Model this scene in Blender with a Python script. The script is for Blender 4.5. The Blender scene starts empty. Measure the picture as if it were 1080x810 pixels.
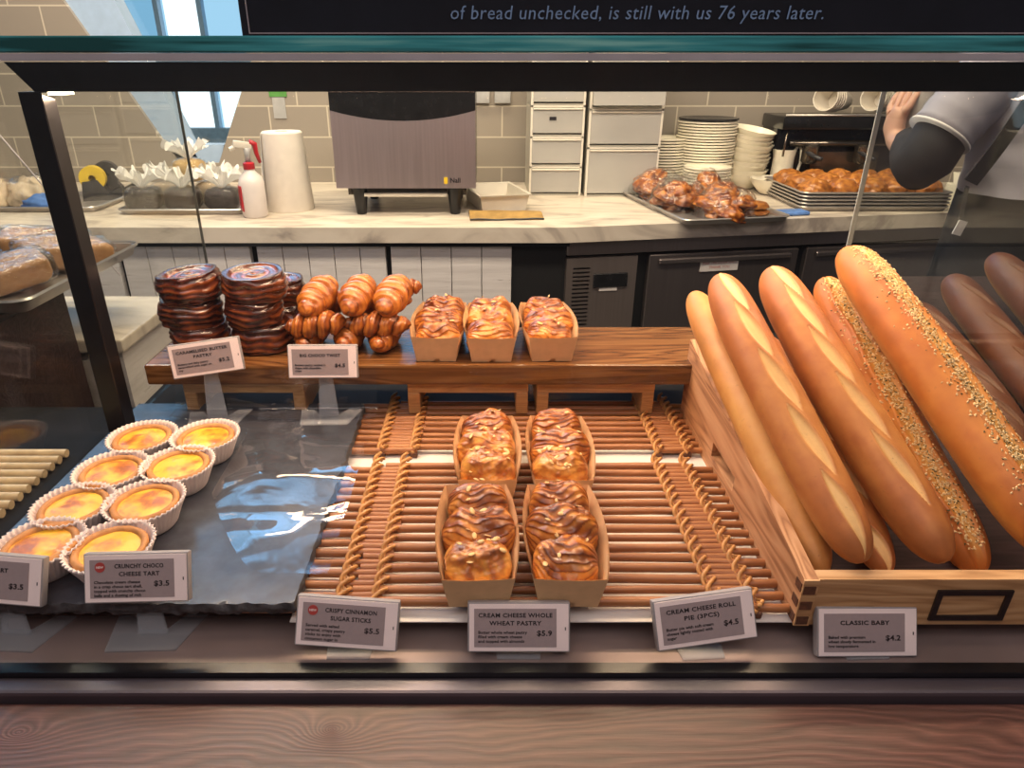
import bpy, bmesh, math, random
from mathutils import Vector, Matrix, Euler, noise
R = math.radians
PI = math.pi
random.seed(7)
S = bpy.context.scene
COL = S.collection

# ------------------------------------------------------------------ camera
TH = R(25.2); FPX = 718.0; CX = 512.0; CY = 405.0; HC = 0.42
cam_d = bpy.data.cameras.new('camera'); cam = bpy.data.objects.new('camera', cam_d); COL.objects.link(cam)
cam.location = (0, 0, HC); cam.rotation_euler = (PI/2 - TH, 0, 0)
cam_d.sensor_width = 36; cam_d.lens = 36*FPX/1080; cam_d.shift_x = 28/1080; cam_d.clip_start = 0.02
S.camera = cam

def ray(px, py):
    a = (px-CX)/FPX; b = (CY-py)/FPX
    return a, math.cos(TH)+b*math.sin(TH), -math.sin(TH)+b*math.cos(TH)
def at(px, py, Y):
    a, y, z = ray(px, py); t = Y/y
    return Vector((a*t, Y, HC+z*t))
def on(px, py, z0):
    a, y, z = ray(px, py); t = (z0-HC)/z
    return Vector((a*t, y*t, z0))

# ------------------------------------------------------------------ view, world, lights
S.view_settings.view_transform = 'Standard'; S.view_settings.look = 'None'
S.view_settings.gamma = 1; S.view_settings.use_curve_mapping = False
S.view_settings.exposure = 0.06
W = bpy.data.worlds.new('world'); S.world = W; W.use_nodes = True
wn = W.node_tree; wn.nodes.clear()
def wnode(t, **k):
    n = wn.nodes.new(t)
    for a, b in k.items(): setattr(n, a, b)
    return n
wo = wnode('ShaderNodeOutputWorld'); wb = wnode('ShaderNodeBackground')
tc = wnode('ShaderNodeTexCoord'); sx = wnode('ShaderNodeSeparateXYZ')
wn.links.new(tc.outputs['Generated'], sx.inputs[0])
def wramp(sock, stops):
    r = wnode('ShaderNodeValToRGB'); wn.links.new(sock, r.inputs[0]); e = r.color_ramp.elements
    while len(e) < len(stops): e.new(.5)
    for i, (p, v) in enumerate(stops): e[i].position = p; e[i].color = (v, v, v, 1)
    return r.outputs[0]
def wmul(a, b):
    m_ = wnode('ShaderNodeMath', operation='MULTIPLY')
    for q, k in ((a, 0), (b, 1)):
        if isinstance(q, float): m_.inputs[k].default_value = q
        else: wn.links.new(q, m_.inputs[k])
    return m_.outputs[0]
# airport hall glazing high behind the kitchen: bands of bright sky between dark beams
def half(o):
    a = wnode('ShaderNodeMath', operation='MULTIPLY_ADD'); wn.links.new(o, a.inputs[0]); a.inputs[1].default_value = .5; a.inputs[2].default_value = .5; return a.outputs[0]
nw = wnode('ShaderNodeTexNoise'); nw.inputs['Scale'].default_value = 5.0; nw.inputs['Detail'].default_value = 2
wn.links.new(tc.outputs['Generated'], nw.inputs['Vector'])
bz = wramp(half(sx.outputs['Z']), [(.655, 0), (.67, 1), (.695, 1), (.70, 0), (.724, 0), (.728, 1), (.775, 1), (.785, 0), (.81, 0), (.815, 1), (.835, 1), (.845, 0)])
bx_ = wramp(half(sx.outputs['X']), [(.10, 0), (.16, 1), (.47, 1), (.52, 0)])
by = wramp(half(sx.outputs['Y']), [(.5, 0), (.6, 1)])
nn_ = wramp(nw.outputs['Fac'], [(.38, .25), (.5, 1)])
fac = wmul(wmul(bz, bx_), wmul(by, nn_))
mix = wnode('ShaderNodeMix', data_type='RGBA')
mix.inputs[6].default_value = (0.105, 0.095, 0.10, 1); mix.inputs[7].default_value = (1.7, 4.2, 7.5, 1)
wn.links.new(fac, mix.inputs[0]); wn.links.new(mix.outputs[2], wb.inputs[0]); wb.inputs[1].default_value = 1.0
wn.links.new(wb.outputs[0], wo.inputs[0])

def area(name, loc, rot, sx_, sy_, power, col):
    l = bpy.data.lights.new(name, 'AREA'); l.shape = 'RECTANGLE'; l.size = sx_; l.size_y = sy_; l.energy = power; l.color = col
    o = bpy.data.objects.new(name, l); COL.objects.link(o); o.location = loc; o.rotation_euler = rot
    return o
WARM = (1, 0.70, 0.44); SOFT = (1, 0.86, 0.74)
area('beam_led_light', (0.07, 0.77, 0.388), (R(-14), 0, 0), 1.04, 0.02, 4.6, (1, 0.68, 0.44))
area('rear_led_light', (0.07, 1.12, 0.41), (R(-22), 0, 0), 1.0, 0.02, 1.8, (1, 0.68, 0.45))
area('kitchen_ceiling_light', (-0.1, 2.15, 2.5), (R(4), 0, 0), 2.2, 0.5, 56, (1, 0.80, 0.50))
area('kitchen_left_light', (-1.5, 2.1, 2.2), (0, 0, 0), 0.9, 0.5, 22, (1, 0.92, 0.80))
area('aisle_fill_light', (0.0, 1.3, 1.45), (R(63), 0, 0), 2.4, 0.3, 50, (1, 0.82, 0.62))  # unseen lamp added to brighten the barista, fascia and oven front
area('front_fill_light', (0.0, 0.472, 0.418), (R(0), 0, 0), 1.04, 0.012, 0.45, (1, 0.72, 0.52))  # fill added under the front glass edge to brighten the box fronts
area('customer_ceiling_light', (0, -0.3, 1.5), (R(18), 0, 0), 2.0, 0.8, 13, (1, 0.82, 0.80))

# ------------------------------------------------------------------ materials
MATS = {}
class NT:
    def __init__(s, name):
        s.m = bpy.data.materials.new(name); s.m.use_nodes = True; s.t = s.m.node_tree; s.t.nodes.clear()
        s.out = s.n('ShaderNodeOutputMaterial'); MATS[name] = s.m
    def n(s, t, **k):
        x = s.t.nodes.new(t)
        for a, b in k.items(): setattr(x, a, b)
        return x
    def l(s, a, b): s.t.links.new(a, b)
    def coord(s, scale=(1, 1, 1), rot=(0, 0, 0), kind='Object'):
        c = s.n('ShaderNodeTexCoord'); m = s.n('ShaderNodeMapping'); s.l(c.outputs[kind], m.inputs[0])
        m.inputs['Scale'].default_value = scale; m.inputs['Rotation'].default_value = rot
        return m.outputs[0]
    def noise(s, vec, scale, detail=4, rough=.55, dist=0):
        x = s.n('ShaderNodeTexNoise'); s.l(vec, x.inputs['Vector']); x.inputs['Scale'].default_value = scale
        x.inputs['Detail'].default_value = detail; x.inputs['Roughness'].default_value = rough; x.inputs['Distortion'].default_value = dist
        return x.outputs['Fac']
    def ramp(s, fac, stops):
        r = s.n('ShaderNodeValToRGB'); s.l(fac, r.inputs[0]); e = r.color_ramp.elements
        while len(e) < len(stops): e.new(0.5)
        for i, (p, c) in enumerate(stops): e[i].position = p; e[i].color = (*c, 1)
        return r.outputs[0]
    def mixc(s, fac, a, b, blend='MIX'):
        x = s.n('ShaderNodeMix', data_type='RGBA', blend_type=blend)
        for v, i in ((fac, 0), (a, 6), (b, 7)):
            if isinstance(v, (int, float)): x.inputs[i].default_value = v
            elif isinstance(v, tuple): x.inputs[i].default_value = (*v, 1)
            else: s.l(v, x.inputs[i])
        return x.outputs[2]
    def math(s, op, a, b=0.0):
        x = s.n('ShaderNodeMath', operation=op)
        for v, i in ((a, 0), (b, 1)):
            if isinstance(v, (int, float)): x.inputs[i].default_value = v
            else: s.l(v, x.inputs[i])
        return x.outputs[0]
    def attr(s, name): 
        a = s.n('ShaderNodeAttribute'); a.attribute_name = name; return a.outputs['Fac']
    def bump(s, h, strength=.3, dist=.002):
        b = s.n('ShaderNodeBump'); b.inputs['Strength'].default_value = strength; b.inputs['Distance'].default_value = dist
        s.l(h, b.inputs['Height']); return b.outputs[0]
    def pr(s, col, rough=.5, metal=0, normal=None, **k):
        p = s.n('ShaderNodeBsdfPrincipled')
        for v, i in ((col, 'Base Color'), (rough, 'Roughness'), (metal, 'Metallic')):
            if isinstance(v, (int, float)): p.inputs[i].default_value = v
            elif isinstance(v, tuple): p.inputs[i].default_value = (*v, 1)
            else: s.l(v, p.inputs[i])
        if normal: s.l(normal, p.inputs['Normal'])
        for a, b in k.items(): p.inputs[a.replace('_', ' ')].default_value = b
        s.l(p.outputs[0], s.out.inputs[0]); return p

def simple(name, col, rough=.5, metal=0, var=.12, scale=30, bump=0, **k):
    t = NT(name); v = t.coord(); f = t.noise(v, scale)
    c2 = tuple(max(0, x*(1-var)) for x in col); c1 = tuple(min(1, x*(1+var)) for x in col)
    c = t.ramp(f, [(.3, c2), (.7, c1)])
    t.pr(c, rough, metal, t.bump(f, bump, .002) if bump else None, **k)
    return t.m

def clear(name, tint=(1, 1, 1), ior=1.45, rough=0.0, bump=0, bscale=20, gl=(1, 1, 1), add=0.0, mul=1.0):
    """thin clear sheet: see-through, mirror part by the angle"""
    t = NT(name); tr = t.n('ShaderNodeBsdfTransparent'); tr.inputs[0].default_value = (*tint, 1)
    g = t.n('ShaderNodeBsdfGlossy'); g.inputs['Roughness'].default_value = rough; g.inputs[0].default_value = (*gl, 1)
    f = t.n('ShaderNodeFresnel'); ge = t.n('ShaderNodeNewGeometry')      # same angle law on both faces of the sheet
    io = t.n('ShaderNodeMapRange'); t.l(ge.outputs['Backfacing'], io.inputs[0]); io.inputs[3].default_value = ior; io.inputs[4].default_value = 1/ior
    t.l(io.outputs[0], f.inputs[0])
    if bump:
        nn = t.bump(t.noise(t.coord(), bscale, 3, .5, .6), bump, .01); t.l(nn, g.inputs['Normal']); t.l(nn, f.inputs['Normal'])
    fac = t.math('ADD', t.math('MULTIPLY', f.outputs[0], mul), add)
    m = t.n('ShaderNodeMixShader'); t.l(fac, m.inputs[0]); t.l(tr.outputs[0], m.inputs[1]); t.l(g.outputs[0], m.inputs[2])
    t.l(m.outputs[0], t.out.inputs[0]); return t.m

def wood(name, c1, c2, c3, axis='X', scale=1.0, rough=.45, rings=26, bump=.15):
    t = NT(name)
    sc = {'X': (1.2, 14, 14), 'Y': (14, 1.2, 14), 'Z': (14, 14, 1.2)}[axis]
    v = t.coord(tuple(x*scale for x in sc))
    a = t.noise(v, 1.6, 3, .5, .8)
    f = t.n('ShaderNodeMath', operation='FRACT'); t.l(t.math('MULTIPLY', a, rings*.6), f.inputs[0])
    tri = t.math('ABSOLUTE', t.math('SUBTRACT', f.outputs[0], .5))
    fine = t.noise(t.coord(tuple(x*scale*6 for x in sc)), 2.5, 4)
    s1 = t.math('ADD', t.math('MULTIPLY', tri, 1.1), t.math('MULTIPLY', fine, .55))
    c = t.ramp(s1, [(.15, c1), (.5, c2), (.95, c3)])
    t.pr(c, rough, 0, t.bump(s1, bump, .002)); return t.m

clear('case_glass', (0.985, 0.995, 0.99), 1.5, mul=.8)
clear('front_glass', (0.985, 0.995, 0.99), 1.5, mul=.3)
clear('side_glass', (.90, .91, .90), 1.55, mul=.45)
# acrylic: see the frosted sheets below
clear('film', (0.975, 0.98, 0.985), 1.5, .03, bump=.12, bscale=10, add=.0, mul=1.2)
clear('wrapper', (0.95, 0.95, 0.95), 1.45, .10, bump=1.0, bscale=60, add=.03)
def glass_edge():
    t = NT('glass_edge'); v = t.coord((3.2, 1, 60)); f = t.noise(v, 2.0, 3)
    t.pr(t.ramp(f, [(.35, (.01, .07, .07)), (.55, (.05, .30, .32)), (.7, (.22, .55, .5))]), .08)  # brighter teal patches paint the light refracted along the edge
glass_edge()
simple('pane_edge', (.55, .57, .52), .3, 0, .1)
simple('pane_edge_dark', (.10, .11, .11), .3, 0, .1)
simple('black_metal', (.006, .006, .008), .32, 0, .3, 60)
simple('black_plinth', (.010, .009, .010), .75, 0, .3, **{'Specular_IOR_Level': .15})
simple('aluminium', (.62, .58, .60), .38, .6, .08)
simple('sill_metal', (.27, .205, .195), .5, .4, .2, 6)
simple('trim_metal', (.15, .13, .15), .42, .7, .2, 5)
def steel(name, col, rough, sc=(120, 3, 3)):
    t = NT(name); f = t.noise(t.coord(sc), 1.2, 2, .4)
    c2 = tuple(x*.9 for x in col)
    t.pr(t.ramp(f, [(.3, c2), (.7, col)]), t.math('ADD', t.math('MULTIPLY', f, .12), rough-.06), .80)
steel('oven_steel', (.62, .51, .52), .32)
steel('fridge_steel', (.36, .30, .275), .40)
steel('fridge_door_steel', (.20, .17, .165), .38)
steel('tray_metal', (.55, .52, .50), .33, (20, 20, 20))
simple('slate', (.058, .064, .082), .24, 0, .3, 40, .04, **{'Specular_IOR_Level': .4})
simple('slate_edge', (.045, .045, .05), .6, 0, .6, 120, .8)
wood('riser_wood', (.075, .027, .008), (.155, .062, .019), (.26, .12, .04), 'X', .9, .22, 18, .05)
wood('trestle_wood', (.36, .18, .07), (.48, .26, .10), (.58, .34, .15), 'X', 1.6, .5)
wood('crate_wood', (.24, .095, .04), (.50, .24, .11), (.64, .35, .18), 'Y', .8, .55, 22)
wood('crate_front_wood', (.34, .17, .07), (.52, .29, .13), (.64, .39, .20), 'X', 1.0, .55, 16)
simple('end_grain', (.11, .04, .018), .6, 0, .4, 200)
def counter_wood():
    t = NT('counter_wood'); c = t.n('ShaderNodeTexCoord')
    # grain lines that bend round knots
    def knot(x, y, r, k):
        m = t.n('ShaderNodeVectorMath', operation='SUBTRACT'); t.l(c.outputs['Object'], m.inputs[0]); m.inputs[1].default_value = (x, y, 0)
        s2 = t.n('ShaderNodeVectorMath', operation='MULTIPLY'); t.l(m.outputs[0], s2.inputs[0]); s2.inputs[1].default_value = (.55, 1, 0)
        ln = t.n('ShaderNodeVectorMath', operation='LENGTH'); t.l(s2.outputs[0], ln.inputs[0])
        return t.math('MULTIPLY', t.math('POWER', 2.718, t.math('MULTIPLY', ln.outputs['Value'], -1.0/r)), k)
    sp = t.n('ShaderNodeSeparateXYZ'); t.l(c.outputs['Object'], sp.inputs[0])
    base = t.math('ADD', sp.outputs['Y'], t.math('MULTIPLY', t.noise(t.coord((1.6, 5, 1)), 2.0, 3, .5, .4), .10))
    base = t.math('ADD', base, knot(-.120, .3655, .010, .075))
    base = t.math('ADD', base, knot(-.363, .363, .013, .06))
    base = t.math('ADD', base, knot(.30, .31, .02, -.05))
    fr = t.n('ShaderNodeMath', operation='FRACT'); t.l(t.math('MULTIPLY', base, 130), fr.inputs[0])
    tri = t.math('ABSOLUTE', t.math('SUBTRACT', fr.outputs[0], .5))
    fine = t.noise(t.coord((14, 240, 1)), 2, 3)
    big = t.noise(t.coord((2, 5, 1)), 2, 3)
    v = t.math('ADD', t.math('ADD', t.math('MULTIPLY', tri, .7), t.math('MULTIPLY', fine, .45)), t.math('MULTIPLY', t.math('SUBTRACT', big, .5), .5))
    col = t.ramp(v, [(.1, (.04, .014, .011)), (.45, (.088, .034, .027)), (.85, (.19, .082, .063))])
    t.pr(col, .42, 0, t.bump(v, .25, .0015))
counter_wood()
def marble():
    t = NT('marble'); v = t.coord((.6, 1.6, 1), (0, 0, .5)); f = t.noise(v, 4, 6, .6, 2.2)
    t.pr(t.ramp(f, [(.36, (.40, .34, .29)), (.48, (.66, .58, .48)), (.62, (.76, .68, .57))]), .3)
marble()
def tiles():
    t = NT('tiles'); c = t.n('ShaderNodeTexCoord'); m = t.n('ShaderNodeMapping'); t.l(c.outputs['Object'], m.inputs[0])
    m.inputs['Rotation'].default_value = (R(90), 0, 0); m.inputs['Location'].default_value = (.05, .03, 0)
    b = t.n('ShaderNodeTexBrick'); t.l(m.outputs[0], b.inputs[0]); b.inputs['Scale'].default_value = 1
    b.inputs['Brick Width'].default_value = .235; b.inputs['Row Height'].default_value = .118; b.inputs['Mortar Size'].default_value = .003
    b.inputs['Color1'].default_value = (.30, .265, .225, 1); b.inputs['Color2'].default_value = (.335, .295, .25, 1); b.inputs['Mortar'].default_value = (.58, .52, .42, 1)
    t.pr(b.outputs[0], .35, 0, t.bump(b.outputs['Fac'], -.3, .003))
tiles()
def white_planks():
    t = NT('white_planks'); f = t.noise(t.coord((2, 2, 30)), 2.5, 5, .65); g = t.noise(t.coord((4, 4, 60)), 3, 5, .7)
    col = t.mixc(t.math('GREATER_THAN', g, .66), t.ramp(f, [(.25, (.66, .62, .60)), (.6, (.82, .78, .76))]), (.40, .36, .34))
    t.pr(col, .65, 0, t.bump(f, .4, .003))
white_planks()
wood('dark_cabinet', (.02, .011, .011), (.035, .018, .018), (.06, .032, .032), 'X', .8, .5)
simple('void_black', (.004, .004, .005), .7)
simple('floor_mat', (.10, .09, .085), .6, 0, .2, 8)
simple('paper_white', (.70, .66, .63), .7, 0, .05, 20)
simple('kraft', (.76, .48, .25), .65, 0, .07, 90, .05)
simple('cup_paper', (.80, .68, .64), .75, 0, .04, 50)
def rattan():
    t = NT('rattan'); f = t.noise(t.coord((6, 60, 60)), 3, 4); g = t.noise(t.coord((3, 90, 1)), 1.0, 1)
    c = t.mixc(g, t.ramp(f, [(.25, (.23, .072, .022)), (.55, (.42, .165, .052)), (.8, (.60, .28, .11))]), (.27, .10, .036))
    t.pr(c, .38, 0, t.bump(f, .2, .001))
rattan()
simple('cord_cane', (.50, .24, .075), .5, 0, .35, 150, .2)
simple('pale_rattan', (.88, .62, .36), .5, 0, .2, 60)
def crust(name, lo, mid, hi, rough=.35, coat=0.3, nscale=70, dark=(.10, .03, .01), damt=.5, sss=0):
    t = NT(name); r = t.attr('ridge'); n = t.noise(t.coord(), nscale, 5, .6); n2 = t.noise(t.coord(), nscale*.35, 3)
    v = t.math('ADD', t.math('MULTIPLY', r, .75), t.math('MULTIPLY', t.math('SUBTRACT', n, .5), .7))
    c = t.ramp(v, [(.08, lo), (.45, mid), (.85, hi)])
    mk = t.n('ShaderNodeMapRange'); t.l(n2, mk.inputs[0]); mk.inputs[1].default_value = .54; mk.inputs[2].default_value = .72; mk.inputs[4].default_value = damt
    c = t.mixc(mk.outputs[0], c, dark)
    p = t.pr(c, rough, 0, t.bump(n, .35, .002)); p.inputs['Coat Weight'].default_value = coat; p.inputs['Coat Roughness'].default_value = .18
    if sss: p.inputs['Subsurface Weight'].default_value = sss; p.inputs['Subsurface Radius'].default_value = (.006, .003, .001); p.inputs['Subsurface Scale'].default_value = 1
crust('caramel_crust', (.26, .065, .014), (.095, .018, .007), (.022, .006, .004), .24, .55, 90, (.014, .005, .004), .8)
crust('twist_crust', (.58, .19, .028), (.30, .07, .009), (.07, .016, .005), .32, .4, 60, (.12, .028, .008), .5)
crust('loaf_crust', (.66, .25, .040), (.30, .070, .010), (.065, .014, .005), .36, .3, 80, (.10, .024, .008), .6)
crust('almond_crust', (.70, .32, .06), (.42, .125, .02), (.14, .035, .009), .38, .3, 120, (.13, .035, .01), .5)
crust('bun_crust', (.56, .22, .04), (.36, .12, .02), (.17, .05, .012), .4, .2, 40, (.14, .04, .012), .6)
def baguette_mat(name, crustc, mid, pale):
    t = NT(name); s = t.attr('score'); b = t.attr('belly'); n = t.noise(t.coord(), 60, 5, .6); n2 = t.noise(t.coord((1, .35, 1)), 22, 3)
    base = t.ramp(t.math('ADD', t.math('MULTIPLY', n2, .8), t.math('MULTIPLY', n, .25)), [(.36, tuple(x*.72 for x in crustc)), (.5, crustc), (.70, mid)])
    base = t.mixc(b, base, (.62, .34, .11))
    sp = t.ramp(n, [(.35, tuple(x*.86 for x in pale)), (.65, pale)])
    c = t.mixc(s, base, sp)
    speck = t.math('GREATER_THAN', t.noise(t.coord(), 330, 2), .70)
    c = t.mixc(t.math('MULTIPLY', speck, .35), c, (.22, .08, .02))
    t.pr(c, .5, 0, t.bump(n, .2, .0015))
baguette_mat('baguette_crust', (.42, .135, .034), (.60, .25, .062), (.78, .47, .18))
baguette_mat('pale_baguette_crust', (.54, .23, .06), (.68, .35, .10), (.80, .52, .22))
baguette_mat('dimmed_bread_crust', (.15, .042, .014), (.21, .068, .024), (.22, .09, .035))  # crust colour darkened for the light lost through the side pane
baguette_mat('sesame_crust', (.48, .14, .022), (.64, .24, .04), (.70, .35, .08))
simple('sesame', (.78, .56, .27), .5, 0, .2, 300)
simple('herb', (.09, .075, .02), .6, 0, .4, 300)
simple('almond', (.74, .46, .19), .5, 0, .15, 200)
def custard():
    t = NT('custard'); d = t.attr('ridge'); oi = t.n('ShaderNodeObjectInfo')
    c0 = t.n('ShaderNodeTexCoord'); ad = t.n('ShaderNodeVectorMath', operation='ADD'); t.l(c0.outputs['Object'], ad.inputs[0])
    cmb = t.n('ShaderNodeCombineXYZ'); t.l(t.math('MULTIPLY', oi.outputs['Random'], 5), cmb.inputs[0]); t.l(cmb.outputs[0], ad.inputs[1])
    n = t.noise(ad.outputs[0], 62, 6, .62, .5); n2 = t.noise(ad.outputs[0], 34, 3, .5)
    v = t.math('ADD', t.math('MULTIPLY', n, .55), t.math('MULTIPLY', n2, .5))
    v = t.math('ADD', v, t.math('MULTIPLY', t.math('SUBTRACT', oi.outputs['Random'], .5), .10))
    c = t.ramp(v, [(.46, (.88, .50, .022)), (.54, (.80, .34, .012)), (.61, (.52, .15, .008)), (.74, (.18, .035, .008))])
    c = t.mixc(t.math('MULTIPLY', d, .6), c, (.86, .52, .09))
    p = t.pr(c, .38); p.inputs['Coat Weight'].default_value = .15; p.inputs['Coat Roughness'].default_value = .1
custard()
simple('tart_shell', (.50, .22, .065), .6, 0, .25, 120, .3)
simple('tag_plastic', (.90, .77, .77), .4, 0, .03)
simple('tag_side', (.30, .28, .29), .45, 0, .05)
simple('tag_screen', (.34, .275, .285), .35, 0, .04, 300)
simple('ink', (.012, .010, .014), .5)
simple('red_ink', (.40, .05, .045), .5)
simple('blue_letter', (.16, .26, .42), .5)
simple('sign_black', (.006, .007, .012), .3, 0, .2)
simple('white_plastic', (.74, .69, .60), .35, 0, .05)
def frosted(name, col, alpha):
    t = NT(name); p = t.pr(t.ramp(t.noise(t.coord(), 6), [(.3, tuple(x*.92 for x in col)), (.7, col)]), .3); p.inputs['Alpha'].default_value = alpha
frosted('frosted_plastic', (.74, .70, .60), .62)
frosted('frosted_front', (.66, .64, .60), .55)
frosted('acrylic', (.66, .70, .76), .30)
frosted('frill_plastic', (.93, .92, .88), .75)
simple('blue_stuff', (.10, .22, .55), .5, 0, .3, 20)
simple('china', (.90, .85, .70), .22, 0, .03)
simple('black_china', (.02, .02, .022), .25)
simple('towel_paper', (.80, .74, .66), .85, 0, .05, 40, .15)
simple('red_plastic', (.45, .02, .03), .35)
simple('grey_plastic', (.42, .42, .42), .4)
simple('bottle_plastic', (.74, .68, .66), .35, 0, .04)
simple('yellow_plastic', (.75, .52, .03), .4)
simple('dark_plastic', (.035, .035, .04), .35, 0, .3)
simple('dark_cookie', (.035, .026, .022), .6, 0, .6, 60, .6)
simple('tan_block', (.62, .42, .17), .7, 0, .2, 30)
simple('cream_pile', (.62, .50, .35), .7, 0, .25, 25, .4)
simple('folder_leather', (.38, .23, .07), .5, 0, .3, 30)
simple('wrapped_bread', (.52, .28, .12), .6, 0, .25, 25, .2)
simple('machine_black', (.012, .012, .013), .22, 0, .3)
simple('machine_steel', (.20, .17, .14), .25, .9, .3, 8)
simple('skin', (.52, .29, .20), .5, 0, .08, 20, **{'Subsurface_Weight': .1})
simple('hair', (.008, .007, .007), .5, 0, .4, 80)
simple('shirt_cloth', (.34, .32, .36), .8, 0, .12, 12, .1)
simple('black_cloth', (.010, .010, .012), .8, 0, .3, 30)
simple('green_label', (.10, .30, .07), .5)
simple('window_frame_paint', (.38, .52, .72), .5, 0, .05)
def emis(name, col, st):
    t = NT(name); e = t.n('ShaderNodeEmission'); e.inputs[0].default_value = (*col, 1); e.inputs[1].default_value = st; t.l(e.outputs[0], t.out.inputs[0])
emis('led_glow', (1, .80, .52), 6)
emis('bright_pane', (.80, .93, 1.0), 1.5)
emis('blue_pane', (.28, .62, .92), .75)
emis('sky_pane', (.40, .72, .98), .95)
simple('hall_steel', (.20, .34, .50), .4)
emis('display_blue', (.15, .25, 1.0), 1.5)

# ------------------------------------------------------------------ mesh helpers
class MB:
    def __init__(s): s.v = []; s.f = []; s.mi = []; s.cur = 0; s.a = {}
    def add(s, vs, fs, attr=None):
        o = len(s.v); s.v += [tuple(v) for v in vs]
        for f in fs: s.f.append(tuple(i+o for i in f)); s.mi.append(s.cur)
        if attr:
            for k, vals in attr.items():
                L = s.a.setdefault(k, []); L += [0.0]*(o-len(L)); L += list(vals)
        return s
    def box(s, c, d, bev=0.0, rot=None, seg=1):
        bm = bmesh.new(); bmesh.ops.create_cube(bm, size=1)
        bmesh.ops.scale(bm, vec=d, verts=bm.verts)
        if bev: bmesh.ops.bevel(bm, geom=list(bm.edges), offset=bev, segments=seg, affect='EDGES', profile=.6)
        M = Matrix.Translation(Vector(c)) @ (Euler(rot).to_matrix().to_4x4() if rot else Matrix())
        bm.verts.index_update()
        s.add([M @ v.co for v in bm.verts], [[v.index for v in f.verts] for f in bm.faces]); bm.free(); return s
    def span(s, a, b, bev=0.0, seg=1):
        return s.box([(x+y)/2 for x, y in zip(a, b)], [abs(y-x) for x, y in zip(a, b)], bev, None, seg)
    def prism(s, poly, off):
        off = Vector(off); n = len(poly); P = [Vector(p) for p in poly]
        vs = P+[p+off for p in P]
        s.add(vs, [list(range(n))[::-1], list(range(n, 2*n))]+[[i, (i+1) % n, n+(i+1) % n, n+i] for i in range(n)]); return s
    def tube(s, pts, r, seg=8, cap=True):
        P = [Vector(p) for p in pts]; n = len(P); rs = r if isinstance(r, (list, tuple)) else [r]*n
        vs = []; up = None
        for i in range(n):
            t = (P[min(i+1, n-1)]-P[max(i-1, 0)]).normalized()
            if up is None: up = Vector((0, 0, 1)) if abs(t.z) < .9 else Vector((1, 0, 0))
            x = t.cross(up).normalized(); up = x.cross(t).normalized()
            for k in range(seg):
                a = 2*PI*k/seg; vs.append(P[i]+(x*math.cos(a)+up*math.sin(a))*rs[i])
        fs = [[i*seg+k, i*seg+(k+1) % seg, (i+1)*seg+(k+1) % seg, (i+1)*seg+k] for i in range(n-1) for k in range(seg)]
        if cap: fs += [list(range(seg))[::-1], [(n-1)*seg+k for k in range(seg)]]
        s.add(vs, fs); return s
    def lathe(s, prof, seg=32, c=(0, 0, 0), rf=None, M=None):
        vs = []; n = len(prof)
        for i, (r, z) in enumerate(prof):
            for k in range(seg):
                a = 2*PI*k/seg; q = r*(rf(i, a) if rf else 1)
                p = Vector((q*math.cos(a), q*math.sin(a), z))
                if M: p = M @ p
                vs.append(p+Vector(c))
        fs = [[i*seg+k, i*seg+(k+1) % seg, (i+1)*seg+(k+1) % seg, (i+1)*seg+k] for i in range(n-1) for k in range(seg)]
        if prof[0][0] > 1e-6: fs.append(list(range(seg))[::-1])
        if prof[-1][0] > 1e-6: fs.append([(n-1)*seg+k for k in range(seg)])
        s.add(vs, fs); return s
    def grid(s, f, nu, nv, wrap=False, attr=None, flip=False):
        vs = []; av = {k: [] for k in (attr or [])}
        for i in range(nu+1):
            for j in range(nv if wrap else nv+1):
                r = f(i/nu, j/nv)
                if attr:
                    vs.append(r[0])
                    for k, x in zip(attr, r[1:]): av[k].append(x)
                else: vs.append(r)
        m = nv if wrap else nv+1
        fs = [[i*m+j, i*m+(j+1) % m, (i+1)*m+(j+1) % m, (i+1)*m+j] for i in range(nu) for j in range(nv)]
        if flip: fs = [q[::-1] for q in fs]
        s.add(vs, fs, av if attr else None); return s
    def build(s, name, mats, parent=None, smooth=False, loc=None, rot=None):
        me = bpy.data.meshes.new(name); me.from_pydata(s.v, [], s.f)
        for m in (mats if isinstance(mats, (list, tuple)) else [mats]): me.materials.append(MATS[m])
        me.polygons.foreach_set('material_index', s.mi)
        for k, vals in s.a.items():
            vals = vals+[0.0]*(len(s.v)-len(vals)); me.attributes.new(k, 'FLOAT', 'POINT').data.foreach_set('value', vals)
        bm = bmesh.new(); bm.from_mesh(me); bmesh.ops.remove_doubles(bm, verts=bm.verts, dist=1e-6); bmesh.ops.recalc_face_normals(bm, faces=bm.faces); bm.to_mesh(me); bm.free()
        if smooth:
            me.polygons.foreach_set('use_smooth', [True]*len(me.polygons))
            if smooth == 'auto':
                try: me.set_sharp_from_angle(angle=R(40))
                except Exception: pass
        o = bpy.data.objects.new(name, me); COL.objects.link(o)
        if parent: o.parent = parent
        if loc: o.location = loc
        if rot: o.rotation_euler = rot
        return o
def tag(o, label=None, cat=None, group=None, kind=None):
    if label: o['label'] = label
    if cat: o['category'] = cat
    if group: o['group'] = group
    if kind: o['kind'] = kind
    return o
def thing(name, label, cat, loc=(0, 0, 0), rot=(0, 0, 0), group=None):
    o = bpy.data.objects.new(name, None); o.empty_display_size = .02; COL.objects.link(o); o.location = loc; o.rotation_euler = rot
    return tag(o, label, cat, group)
def struct(o, label=None): 
    o['kind'] = 'structure'
    if label: o['label'] = label
    return o
def copy_tree(o, parent=None):
    c = o.copy(); COL.objects.link(c); c.parent = parent
    for ch in [x for x in bpy.data.objects if x.parent == o]: copy_tree(ch, c)
    return c
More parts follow.
